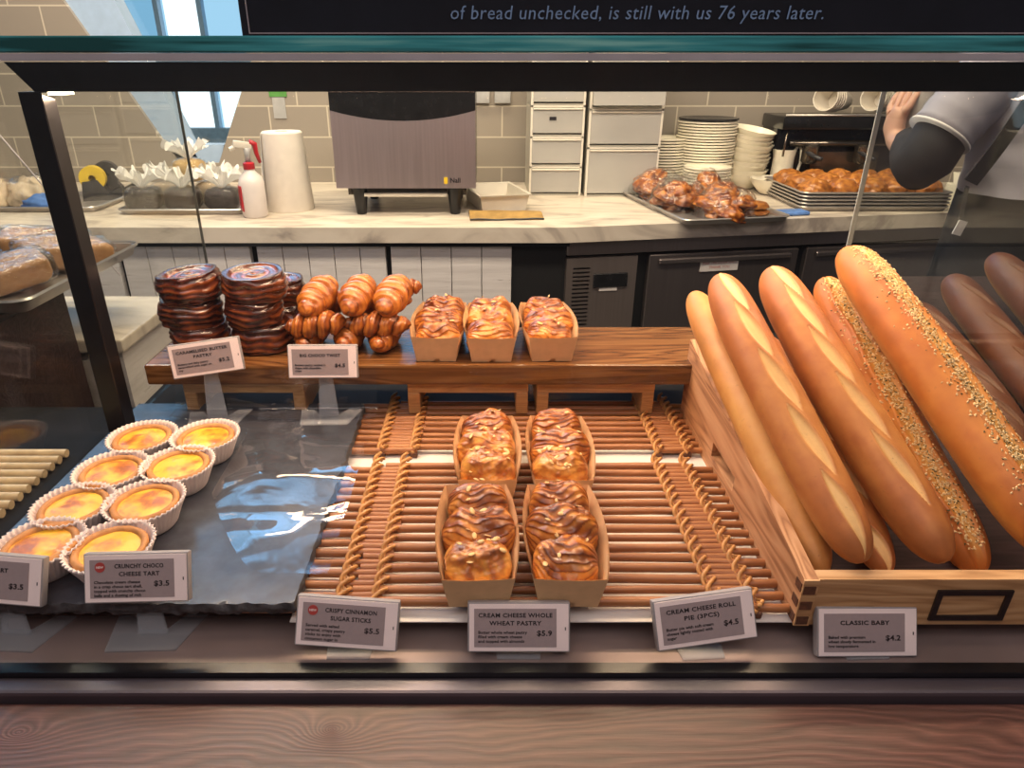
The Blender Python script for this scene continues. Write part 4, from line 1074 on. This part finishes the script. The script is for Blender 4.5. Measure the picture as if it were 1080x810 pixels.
# coffee machine
cm = thing('coffee_machine', 'black coffee machine against the tiles behind the bun trays', 'coffee machine', (1.37, 2.72, CT))
MB().span((-.25, .06, 0), (.28, .215, .255), .008, 2).build('body', 'machine_black', cm, 'auto')
MB().span((-.255, .0, .225), (.285, .215, .272), .006, 2).build('top_deck', 'machine_black', cm, 'auto')
MB().tube([(-.25, .0, .276), (.28, .0, .276)], .004, 8).build('rail', 'tray_metal', cm, True)
MB().tube([(-.20, .045, .172), (.20, .045, .172)], .012, 12).build('group_bar', 'machine_steel', cm, True)
for x in (-.12, .08):
    MB().lathe([(.022, .10), (.030, .11), (.030, .165), (.024, .17)], 20, (x, .03, 0)).build('group_head', 'machine_steel', cm, 'auto')
    MB().tube([(x-.02, .02, .145), (x+.0, -.02, .13), (x+.01, -.05, .125)], .008, 10).build('portafilter_handle', 'dark_plastic', cm, True)
MB().tube([(-.215, .03, .235), (-.235, .0, .20), (-.24, -.01, .13)], .004, 8).build('steam_wand', 'machine_steel', cm, True)
MB().span((-.10, .056, .055), (.16, .06, .14)).build('back_plate', 'machine_steel', cm)
MB().span((.245, -.002, .235), (.265, .0, .245)).build('display', 'display_blue', cm)
MB().span((-.24, -.01, 0), (.27, .058, .035), .003).build('drip_tray', 'machine_steel', cm)
# lying cup stacks on the machine
def cup_stack(px, nm, lab, n):
    p = at(px, 112, 2.80); t0 = None
    for i in range(n):
        M = Vector((-.74, -.64, .10)).to_track_quat('Z', 'Y').to_matrix().to_4x4()
        if t0 is None:
            t0 = MB().lathe([(.030, .0), (.031, .001), (.044, .09), (.0465, .091), (.0465, .095), (.043, .095), (.0425, .09), (.029, .003)], 32).build('paper_cup', 'white_plastic', None, 'auto'); o = t0
        else: o = t0.copy(); COL.objects.link(o)
        ax = M.to_3x3() @ Vector((0, 0, 1))
        o.matrix_world = Matrix.Translation(Vector((p.x+.09, 2.80, CT+.272+.054)) - ax*(.018*(i))) @ M
        tag(o, 'white paper cup, %s of the %s lying cup stack' % ('foremost' if i == 0 else 'number %d from the front' % (i+1), lab), 'cup', 'lying paper cups')
cup_stack(856, '', 'left', 5); cup_stack(905, '', 'right', 5)
o = MB().span((-.045, -.04, 0), (.045, .04, .07), .004).build('body', 'china', None); wbx = thing('white_carton', 'small white carton between the bun trays and the barista', 'carton', (1.68, 2.45, CT)); o.parent = wbx
MB().prism([(-.045, -.04, .0705), (.045, -.04, .0705), (.03, 0, .105), (-.03, 0, .105)], (0, .04, 0)).build('lid', 'china', wbx)

# white tub, folder
tb = thing('white_tub', 'shallow white plastic tub between the oven and drawers', 'tub', (at(522, 205, 2.5).x, 2.44, CT), (0, 0, .25))
m = MB()
hx, hy, hh = .085, .13, .055
def rect(a, b, z): return [(-a, -b, z), (a, -b, z), (a, b, z), (-a, b, z)]
rg = [rect(hx*.88, hy*.9, 0), rect(hx, hy, hh), rect(hx+.006, hy+.006, hh), rect(hx+.006, hy+.006, hh-.004), rect(hx+.006, hy+.006, hh+.001), rect(hx-.003, hy-.003, hh), rect(hx*.86, hy*.88, .003)]
vs = [v for q in rg for v in q]; fs = [[i*4+k, i*4+(k+1) % 4, (i+1)*4+(k+1) % 4, (i+1)*4+k] for i in range(6) for k in range(4)]+[[0, 3, 2, 1], [24, 25, 26, 27]]
m.add(vs, fs); m.build('body', 'white_plastic', tb)
fo = thing('leather_folder', 'worn brown folder lying at the worktop edge right of the oven', 'folder', (at(533, 226, 2.25).x, 2.24, CT), (0, 0, .06))
def cover(u, v): return Vector(((u-.5)*.235, (v-.5)*.13, .004+.014*math.sin(PI*v)*.6+.003*nz((u*4, v*3, 0), 1)+.006*(1-u)*math.sin(PI*v)))
m = MB().grid(cover, 20, 10); m.grid(lambda u, v: cover(u, v)*1.0-Vector((0, 0, .006)) if 0 else Vector((cover(u, v).x, cover(u, v).y, .0004+.4*max(0, cover(u, v).z-.004))), 20, 10)
for e in (0, 1): m.grid(lambda u, v: Vector((cover(u, e).x, cover(u, e).y, cover(u, e).z*v+.0004*(1-v))), 20, 1); m.grid(lambda u, v: Vector((cover(e, u).x, cover(e, u).y, (.0004+.4*max(0, cover(e, u).z-.004))*(1-v)+cover(e, u).z*v)), 10, 1)
m.build('cover', 'folder_leather', fo, 'auto')
MB().tube([cover(k/20, 0)+Vector((0, -.001, .0)) for k in range(21)], .0028, 6).build('binding', 'dark_plastic', fo, True)

# spray bottle
sp = thing('spray_bottle', 'white spray bottle with red trigger beside the paper roll', 'spray bottle', (at(270, 228, 2.24).x, 2.24, CT), (0, 0, .5))
MB().lathe([(0, 0), (.036, 0), (.040, .005), (.040, .105), (.034, .125), (.017, .142), (.015, .150), (.015, .155), (0, .155)], 32).build('bottle', 'bottle_plastic', sp, 'auto')
MB().lathe([(.017, .148), (.018, .150), (.018, .166), (.012, .170)], 24).build('collar', 'red_plastic', sp, 'auto')
MB().tube([(0, 0, .168), (0, 0, .195), (.002, 0, .212)], [.009, .009, .012], 14).build('neck', 'grey_plastic', sp, True)
m = MB(); m.box((-.012, 0, .222), (.055, .017, .020), .004, (0, .18, 0), 2); m.tube([(-.036, 0, .216), (-.052, 0, .210)], [.007, .006], 12); m.build('spray_head', 'white_plastic', sp, 'auto')
m = MB(); m.tube([(.010, 0, .228), (.026, 0, .222), (.028, 0, .195), (.036, 0, .165)], [.010, .009, .007, .005], 10); m.build('trigger', 'red_plastic', sp, True)
MB().span((-.0405, -.02, .02), (-.036, .02, .10), .002).build('label', 'red_plastic', sp)
# paper roll
pr_ = thing('paper_roll', 'tall white paper towel roll standing on the worktop', 'paper roll', (at(305, 215, 2.36).x, 2.37, CT))
MB().lathe([(.020, .0), (.080, .0), (.082, .003), (.066, .246), (.062, .250), (.020, .250), (.020, .0)], 40).build('roll', 'towel_paper', pr_, 'auto')
m = MB(); m.grid(lambda u, v: Vector(((.0835-.0165*u)*math.cos(PI*(.95+.22*v)+.2*(1-u)), (.0835-.0165*u)*math.sin(PI*(.95+.22*v)+.2*(1-u))-.004-.05*(1-u)*max(0, 1-v*2.2), .01+.235*u)), 10, 10); m.build('loose_sheet', 'towel_paper', pr_, True)

# left tray with bags
lx0, lx1 = at(126, 226, 2.27).x, at(258, 226, 2.27).x
sheet_tray('sheet_tray', 'metal tray of bagged dark biscuits left of the spray bottle', lx1-lx0, .30, .018, ((lx0+lx1)/2, 2.41, CT+.0005), 0)
def biscuit_bag(px, Y, z, w, lab, seed, body='dark_cookie'):
    p = at(px, 200, Y); t = thing('biscuit_bag', lab, 'bag', (p.x, Y, z), (0, 0, .15*math.sin(seed)), 'bags with frilled tops')
    rr = random.Random(seed)
    def sb(u, v, k=1.0):
        th = PI*u; q = 2*PI*v; s_ = lambda c, e: math.copysign(abs(c)**e, c)
        return Vector((w*k*s_(math.sin(th), .5)*s_(math.cos(q), .6), .045*k*s_(math.sin(th), .5)*s_(math.sin(q), .6), .036+.036*k*s_(math.cos(th), .6)))
    MB().grid(lambda u, v: sb(u, v)+Vector((0, 0, .003*nz((u*6, v*12, seed), 1))), 18, 36, True).build('biscuits', body, t, True)
    MB().grid(lambda u, v: sb(u, v, 1.05)+Vector((.004*nz((u*8, v*16, seed), 1), .003*nz((u*9, v*14, seed+2), 1), .0024)), 22, 44, True).build('wrapper', 'wrapper', t, True)
    def fr_(u, v):
        a = 2*PI*v; r = .008+.052*u**.9*(1+.22*math.sin(13*a+seed)); return Vector((r*math.cos(a)*1.15, r*math.sin(a)*.8, .072+.062*u**.8*(1-.2*u)+.014*math.sin(9*a+seed*2)*u+.006*math.sin(23*a)*u))
    MB().grid(fr_, 8, 140, True).build('frill', 'frill_plastic', t, True)
    MB().lathe([(.0, 0), (.010, 0), (.010, .006), (0, .006)], 16, (0, 0, .070)).build('tie', 'cream_pile', t, 'auto')
    return t
z0 = CT+.005
biscuit_bag(150, 2.33, z0, .058, 'dark biscuit bag with frilled top at the left of the tray', 1)
biscuit_bag(192, 2.33, z0, .058, 'dark biscuit bag with frilled top in the middle of the tray', 2)
biscuit_bag(234, 2.33, z0, .055, 'dark biscuit bag with frilled top next to the spray bottle', 3)
biscuit_bag(180, 2.46, z0, .058, 'frilled bag in the back row, behind the middle dark bag', 4, 'cream_pile')
biscuit_bag(225, 2.46, z0, .055, 'frilled bag in the back row, behind the right dark bag', 5, 'cream_pile')
biscuit_bag(204, 2.44, z0+.078, .05, 'pale tan bag with frilled top on top of the bag heap', 6, 'tan_block')
# tape dispensers and far left tray
def dispenser(px, Y, label, wheel, s=1.0):
    p = at(px, 205, Y); t = thing('tape_dispenser', label, 'tape dispenser', (p.x, Y, CT), (0, 0, .3))
    m = MB(); m.prism([(-.06*s, -.02, 0), (.07*s, -.02, 0), (.075*s, -.02, .05*s), (.03*s, -.02, .03*s), (.0, -.02, .075*s), (-.05*s, -.02, .07*s)], (0, .045, 0)); m.build('body', 'dark_plastic', t)
    MB().lathe([(.012, -.02), (.042*s, -.02), (.042*s, .02), (.012, .02), (.012, -.02)], 28, M=Matrix.Translation((-.015, .002, .08*s)) @ Euler((R(90), 0, 0)).to_matrix().to_4x4()).build('tape_roll', wheel, t, 'auto')
dispenser(107, 2.52, 'dark tape dispenser with yellow roll left of the biscuit bags', 'yellow_plastic')
dispenser(122, 2.60, 'dark grey tape dispenser right behind the yellow roll one', 'dark_plastic', 1.05)
sheet_tray('sheet_tray', 'metal tray with cream pastries at the far left of the worktop', .55, .30, .018, (at(20, 225, 2.3).x-.02, 2.45, CT+.0005), 0)
for i, (px, Y, r_) in enumerate(((-14, 2.42, .085), (34, 2.45, .075), (63, 2.42, .048))):
    p = at(px, 200, Y); t = thing('cream_bag', 'clear bag of cream coloured pastries, %s on the far left tray' % ('largest' , 'middle', 'smallest')[i], 'bag', (p.x, Y, CT+.004), (0, 0, i))
    blob(r_, r_*.8, r_*.85, 400+i, .3, 22, 4, .3).build('contents', 'cream_pile', t, True, (0, 0, r_*.27))
    blob(r_*1.15, r_*.95, r_*1.0, 420+i, .25, 22, 4, .26).build('wrapper', 'wrapper', t, True, (0, 0, r_*.275))
o = blob(.075, .03, .035, 433, .3, 18, 4, .3).build('blue_cloth', 'blue_stuff', None, True, (at(46, 218, 2.33).x, 2.335, CT+.016)); tag(o, 'blue crumpled cloth at the front of the far left tray', 'cloth')
# wall label
lb = thing('wall_label', 'small green label with grey tag fixed on the tiles left of the oven', 'label', (at(293, 98, WY).x, WY-.004, at(293, 98, WY).z))
MB().span((-.035, 0, -.014), (.035, .004, .014)).build('green_plate', 'green_label', lb); MB().span((-.025, 0, -.095), (.025, .003, -.016)).build('grey_plate', 'grey_plastic', lb)
# wall sockets by the drawers
for i, px in enumerate((508, 530)):
    q = at(px, 103, WY); o = MB().span((-.032, -.02, -.02), (.032, -.001, .04), .004, 2).build('wall_socket', 'grey_plastic', None, 'auto', (q.x, WY, q.z)); tag(o, 'grey wall socket %s above the white tub' % ('nearest the oven' if i == 0 else 'nearest the drawers'), 'socket')

# ------------------------------------------------------------------ barista
def skin(name, mat, parent, verts, edges, root=0, sub=2, smooth_=True):
    me = bpy.data.meshes.new(name); me.from_pydata([v[:3] for v in verts], edges, []); me.materials.append(MATS[mat])
    o = bpy.data.objects.new(name, me); COL.objects.link(o); o.parent = parent
    md = o.modifiers.new('skin', 'SKIN'); md.use_smooth_shade = True; md.branch_smoothing = .3
    if not me.skin_vertices: me.skin_vertices.new()
    sv = me.skin_vertices[0].data
    for i, v in enumerate(verts):
        r = v[3] if isinstance(v[3], tuple) else (v[3], v[3]); sv[i].radius = r; sv[i].use_root = (i == root)
    s = o.modifiers.new('sub', 'SUBSURF'); s.levels = sub; s.render_levels = sub
    dg = bpy.context.evaluated_depsgraph_get(); m2 = bpy.data.meshes.new_from_object(o.evaluated_get(dg))
    o.modifiers.clear(); o.data = m2; m2.polygons.foreach_set('use_smooth', [True]*len(m2.polygons))
    if not m2.materials: m2.materials.append(MATS[mat])
    return o
PX, PY = 1.38, 1.72
per = thing('person', 'person in grey shirt and black apron seen from behind holding a white cup', 'person', (PX, PY, FLZ))
# local frame: x right, y away from the camera, z above the floor
hand = (-.33, .19, 1.20); elb = (-.335, -.02, 1.105); sho = (-.17, .0, 1.37)
V = [(.02, 0, .95, .115), (.02, 0, 1.08, .10), (0, 0, 1.25, .115), (-.01, .01, 1.38, .095), (0, .02, 1.46, .055), (.0, .035, 1.54, .07), (0, .04, 1.62, .082), (0, .035, 1.685, .06),
     (*sho, .062), (*elb, .044), (-.330, .06, 1.126, .034), (-.330, .135, 1.145, .026),
     (.17, .0, 1.37, .062), (.24, .08, 1.12, .044), (.16, .27, 1.13, .035), (.08, .36, 1.15, .026),
     (.11, 0, .86, .088), (.12, .0, .50, .058), (.12, -.02, .10, .042), (.13, .08, .045, .036),
     (-.07, 0, .86, .088), (-.08, .0, .50, .058), (-.08, -.02, .10, .042), (-.09, .08, .045, .036)]
E = [(0, 1), (1, 2), (2, 3), (3, 4), (4, 5), (5, 6), (6, 7), (3, 8), (8, 9), (9, 10), (10, 11), (3, 12), (12, 13), (13, 14), (14, 15), (0, 16), (16, 17), (17, 18), (18, 19), (0, 20), (20, 21), (21, 22), (22, 23)]
def add_hand(V, E, w, d, curl, side):
    """palm and five fingers from the wrist index w, pointing along d, curling towards `curl`"""
    d = Vector(d).normalized(); c = Vector(curl); c = (c-d*c.dot(d)).normalized(); s = d.cross(c).normalized()*side
    W0 = Vector(V[w][:3]); pc = W0+d*.045
    V.append((*pc, (.034, .020))); ip = len(V)-1; E.append((w, ip))
    for k, (off, ln) in enumerate(((-.030, .066), (-.010, .076), (.010, .072), (.029, .056))):
        a = pc+s*off+d*.030; p1_ = a+d*ln*.42+c*.010; p2_ = p1_+d*ln*.24+c*ln*.26; p3_ = p2_+d*ln*.02+c*ln*.30
        b = len(V); V.extend([(*a, .0105), (*p1_, .0095), (*p2_, .0088), (*p3_, .0078)]); E.extend([(ip, b), (b, b+1), (b+1, b+2), (b+2, b+3)])
    a = W0+d*.020+s*-.030+c*.008; p1_ = a+d*.022-s*.020+c*.020; p2_ = p1_+d*.022+c*.022; b = len(V)
    V.extend([(*a, .0125), (*p1_, .0105), (*p2_, .009)]); E.extend([(ip, b), (b, b+1), (b+1, b+2)])
add_hand(V, E, 11, (.05, .15, .90), (.96, .25, -.1), -1)
add_hand(V, E, 15, (-.6, .5, .1), (-.3, -.6, .2), 1)
skin('body', 'skin', per, V, E)
hv = [(0, .02, 1.60, (.092, .092)), (0, .015, 1.66, (.095, .095)), (0, .03, 1.71, .062), (0, -.035, 1.52, .05)]
skin('hair', 'hair', per, hv, [(0, 1), (1, 2), (0, 3)])
for k, sgn in enumerate((-1, 1)): pass
# face of the head turned away: nose, eyes, ears, mouth as small parts
MB().lathe([(0, .0), (.010, .004), (.012, .012), (.006, .03), (0, .034)], 12, (0, .115, 1.585)).build('nose', 'skin', per, True)
for sg_ in (-1, 1):
    blob(.012, .006, .008, 3, 0, 10, 1, 1).build('eye', 'china', per, True, (sg_*.03, .112, 1.625))
    blob(.010, .018, .028, 5, .1, 10, 2, 1).build('ear', 'skin', per, True, (sg_*.082, .035, 1.60))
blob(.024, .006, .007, 4, .1, 10, 2, 1).build('mouth', 'red_plastic', per, True, (0, .106, 1.552))
def loft(m, secs, n=40, wr=.0, seed=0):
    """stacked cross-sections (x, y, z, rx, ry), joined smoothly"""
    def f(u, v):
        t = u*(len(secs)-1); i = min(int(t), len(secs)-2); k = t-i; k = k*k*(3-2*k)
        c = [p_*(1-k)+q_*k for p_, q_ in zip(secs[i], secs[i+1])]; a = 2*PI*v
        w_ = wr*(nz((math.cos(a)*1.2+c[2]*7, math.sin(a)*1.2, c[2]*10-math.cos(a)*2), 1.0, seed)+.5*nz((math.cos(a)*3+c[2]*12, math.sin(a)*3, c[2]*16), 1.0, seed+3))
        return Vector((c[0]+(c[3]+w_)*math.cos(a), c[1]+(c[4]+w_)*math.sin(a), c[2]))
    m.grid(f, 14*(len(secs)-1), n*2, True)
m = MB()
loft(m, [(.0, -.01, 1.035, .205, .150), (-.01, 0, 1.10, .195, .145), (-.02, 0, 1.20, .190, .138), (-.02, 0, 1.30, .195, .136), (-.01, .005, 1.38, .180, .118), (0, .012, 1.44, .10, .085), (0, .018, 1.47, .062, .062)], 48, .016, 2)
def sleeve(pts, rs, seed):
    P = [Vector(p) for p in pts]
    N = 26; pp = []; rr_ = []
    for q in range(N+1):
        t = q/N*(len(P)-1); i = min(int(t), len(P)-2); k = t-i
        pp.append(P[i].lerp(P[i+1], k)); rr_.append(rs[i]*(1-k)+rs[i+1]*k+.007*nz((q*.35, seed, 0), 1.3))
    m.tube(pp, rr_, 28)
sleeve([(-.13, .005, 1.36), sho, (-.245, -.010, 1.255), (-.308, -.017, 1.170)], [.085, .086, .074, .074], 1)
sleeve([(.13, .005, 1.36), (.17, 0, 1.37), (.205, .035, 1.26), (.225, .06, 1.18)], [.085, .085, .075, .072], 4)
sh = m.build('shirt', 'shirt_cloth', per, True)
m = MB(); m.tube([(-.3080, -.0170, 1.1700), (-.3110, -.0174, 1.1655)], .0752, 28); m.build('sleeve_hem', 'paper_white', per, True)
m = MB(); m.tube([(-.282, -.010, 1.215), (-.312, -.017, 1.150), (-.330, -.021, 1.112), (-.332, -.008, 1.100), (-.326, .025, 1.108), (-.318, .06, 1.124), (-.309, .10, 1.141)], [.060, .063, .064, .060, .055, .050, .040], 28); m.build('arm_cover', 'black_cloth', per, True)
m = MB(); loft(m, [(.01, 0, 1.06, .185, .135), (.015, 0, .97, .195, .145), (.02, 0, .86, .20, .145)], 40, .004)
for lx in (.115, -.08): m.tube([(lx, 0, .88), (lx+.004, 0, .68), (lx+.006, 0, .48), (lx+.008, -.012, .28), (lx+.008, -.02, .09)], [.105, .098, .080, .072, .068], 24)
tr = m.build('trousers', 'black_cloth', per, True)
# apron: wraps the hips, strap runs slanting over the back
def apron(u, v):
    a = R(-215+(250)*u); r1 = .212+.03*v; r2 = .160+.03*v
    return Vector((.02+r1*math.cos(a), r2*math.sin(a), 1.085-.62*v+.03*math.cos(2*a)+.004*math.sin(a*14)*v))
m = MB().grid(apron, 60, 20); m.grid(lambda u, v: apron(u, v)*1.0+Vector((0, 0, 0))-Vector((.02, 0, 0))*0+Vector((math.cos(R(-215+250*u))*-.004, math.sin(R(-215+250*u))*-.004, 0)), 60, 20, flip=True)
m.build('apron', 'black_cloth', per, True)
def ribbon(pts, w, th, name, mat, nrm=(0, -1, 0)):
    m = MB(); P = [Vector(p) for p in pts]; n = Vector(nrm); vs = []
    for i, p in enumerate(P):
        t = (P[min(i+1, len(P)-1)]-P[max(i-1, 0)]).normalized(); s = t.cross(n).normalized()*w/2
        vs += [p-s, p+s, p+s+n*th, p-s+n*th]
    fs = [[i*4+k, i*4+(k+1) % 4, (i+1)*4+(k+1) % 4, (i+1)*4+k] for i in range(len(P)-1) for k in range(4)]+[[3, 2, 1, 0], [len(vs)-4, len(vs)-3, len(vs)-2, len(vs)-1]]
    m.add(vs, fs); return m.build(name, mat, per)
sa = at(1088, 100, PY-.165)-Vector((PX, PY, FLZ)); sb_ = at(1022, 192, PY-.16)-Vector((PX, PY, FLZ))
ribbon([sa+(sb_-sa)*k/8+Vector((0, -.006*math.sin(PI*k/8)-.004, 0)) for k in range(9)], .034, .003, 'apron_strap', 'black_cloth')
e0 = at(1020, 196, PY-.165)-Vector((PX, PY, FLZ)); e1 = at(1012, 234, PY-.20)-Vector((PX, PY, FLZ))
ribbon([e0, (e0+e1)/2, e1], .010, .002, 'apron_tie', 'black_cloth')
MB().box(e1-Vector((0, .006, .012)), (.020, .003, .032), 0, (0, .25, 0)).build('strap_tag', 'paper_white', per)
for sx_ in (-1, 1): 
    MB().lathe([(0, 0), (.046, 0), (.05, .02), (.045, .06), (.03, .09), (0, .095)], 20, M=Matrix.Translation(((.125 if sx_ > 0 else -.085), .03, .0)) @ Matrix.Diagonal((1, 2.3, 1, 1))).build('shoe', 'black_cloth', per, 'auto')
cu = MB().lathe([(0, 0), (.030, 0), (.031, .002), (.043, .10), (.045, .104), (.041, .104), (.029, .006), (0, .005)], 32).build('takeaway_cup', 'white_plastic', None, 'auto')
cu.location = Vector((PX, PY, FLZ))+Vector((-.268, .150, 1.158)); tag(cu, 'white takeaway cup held in the hand of the person in grey', 'cup')
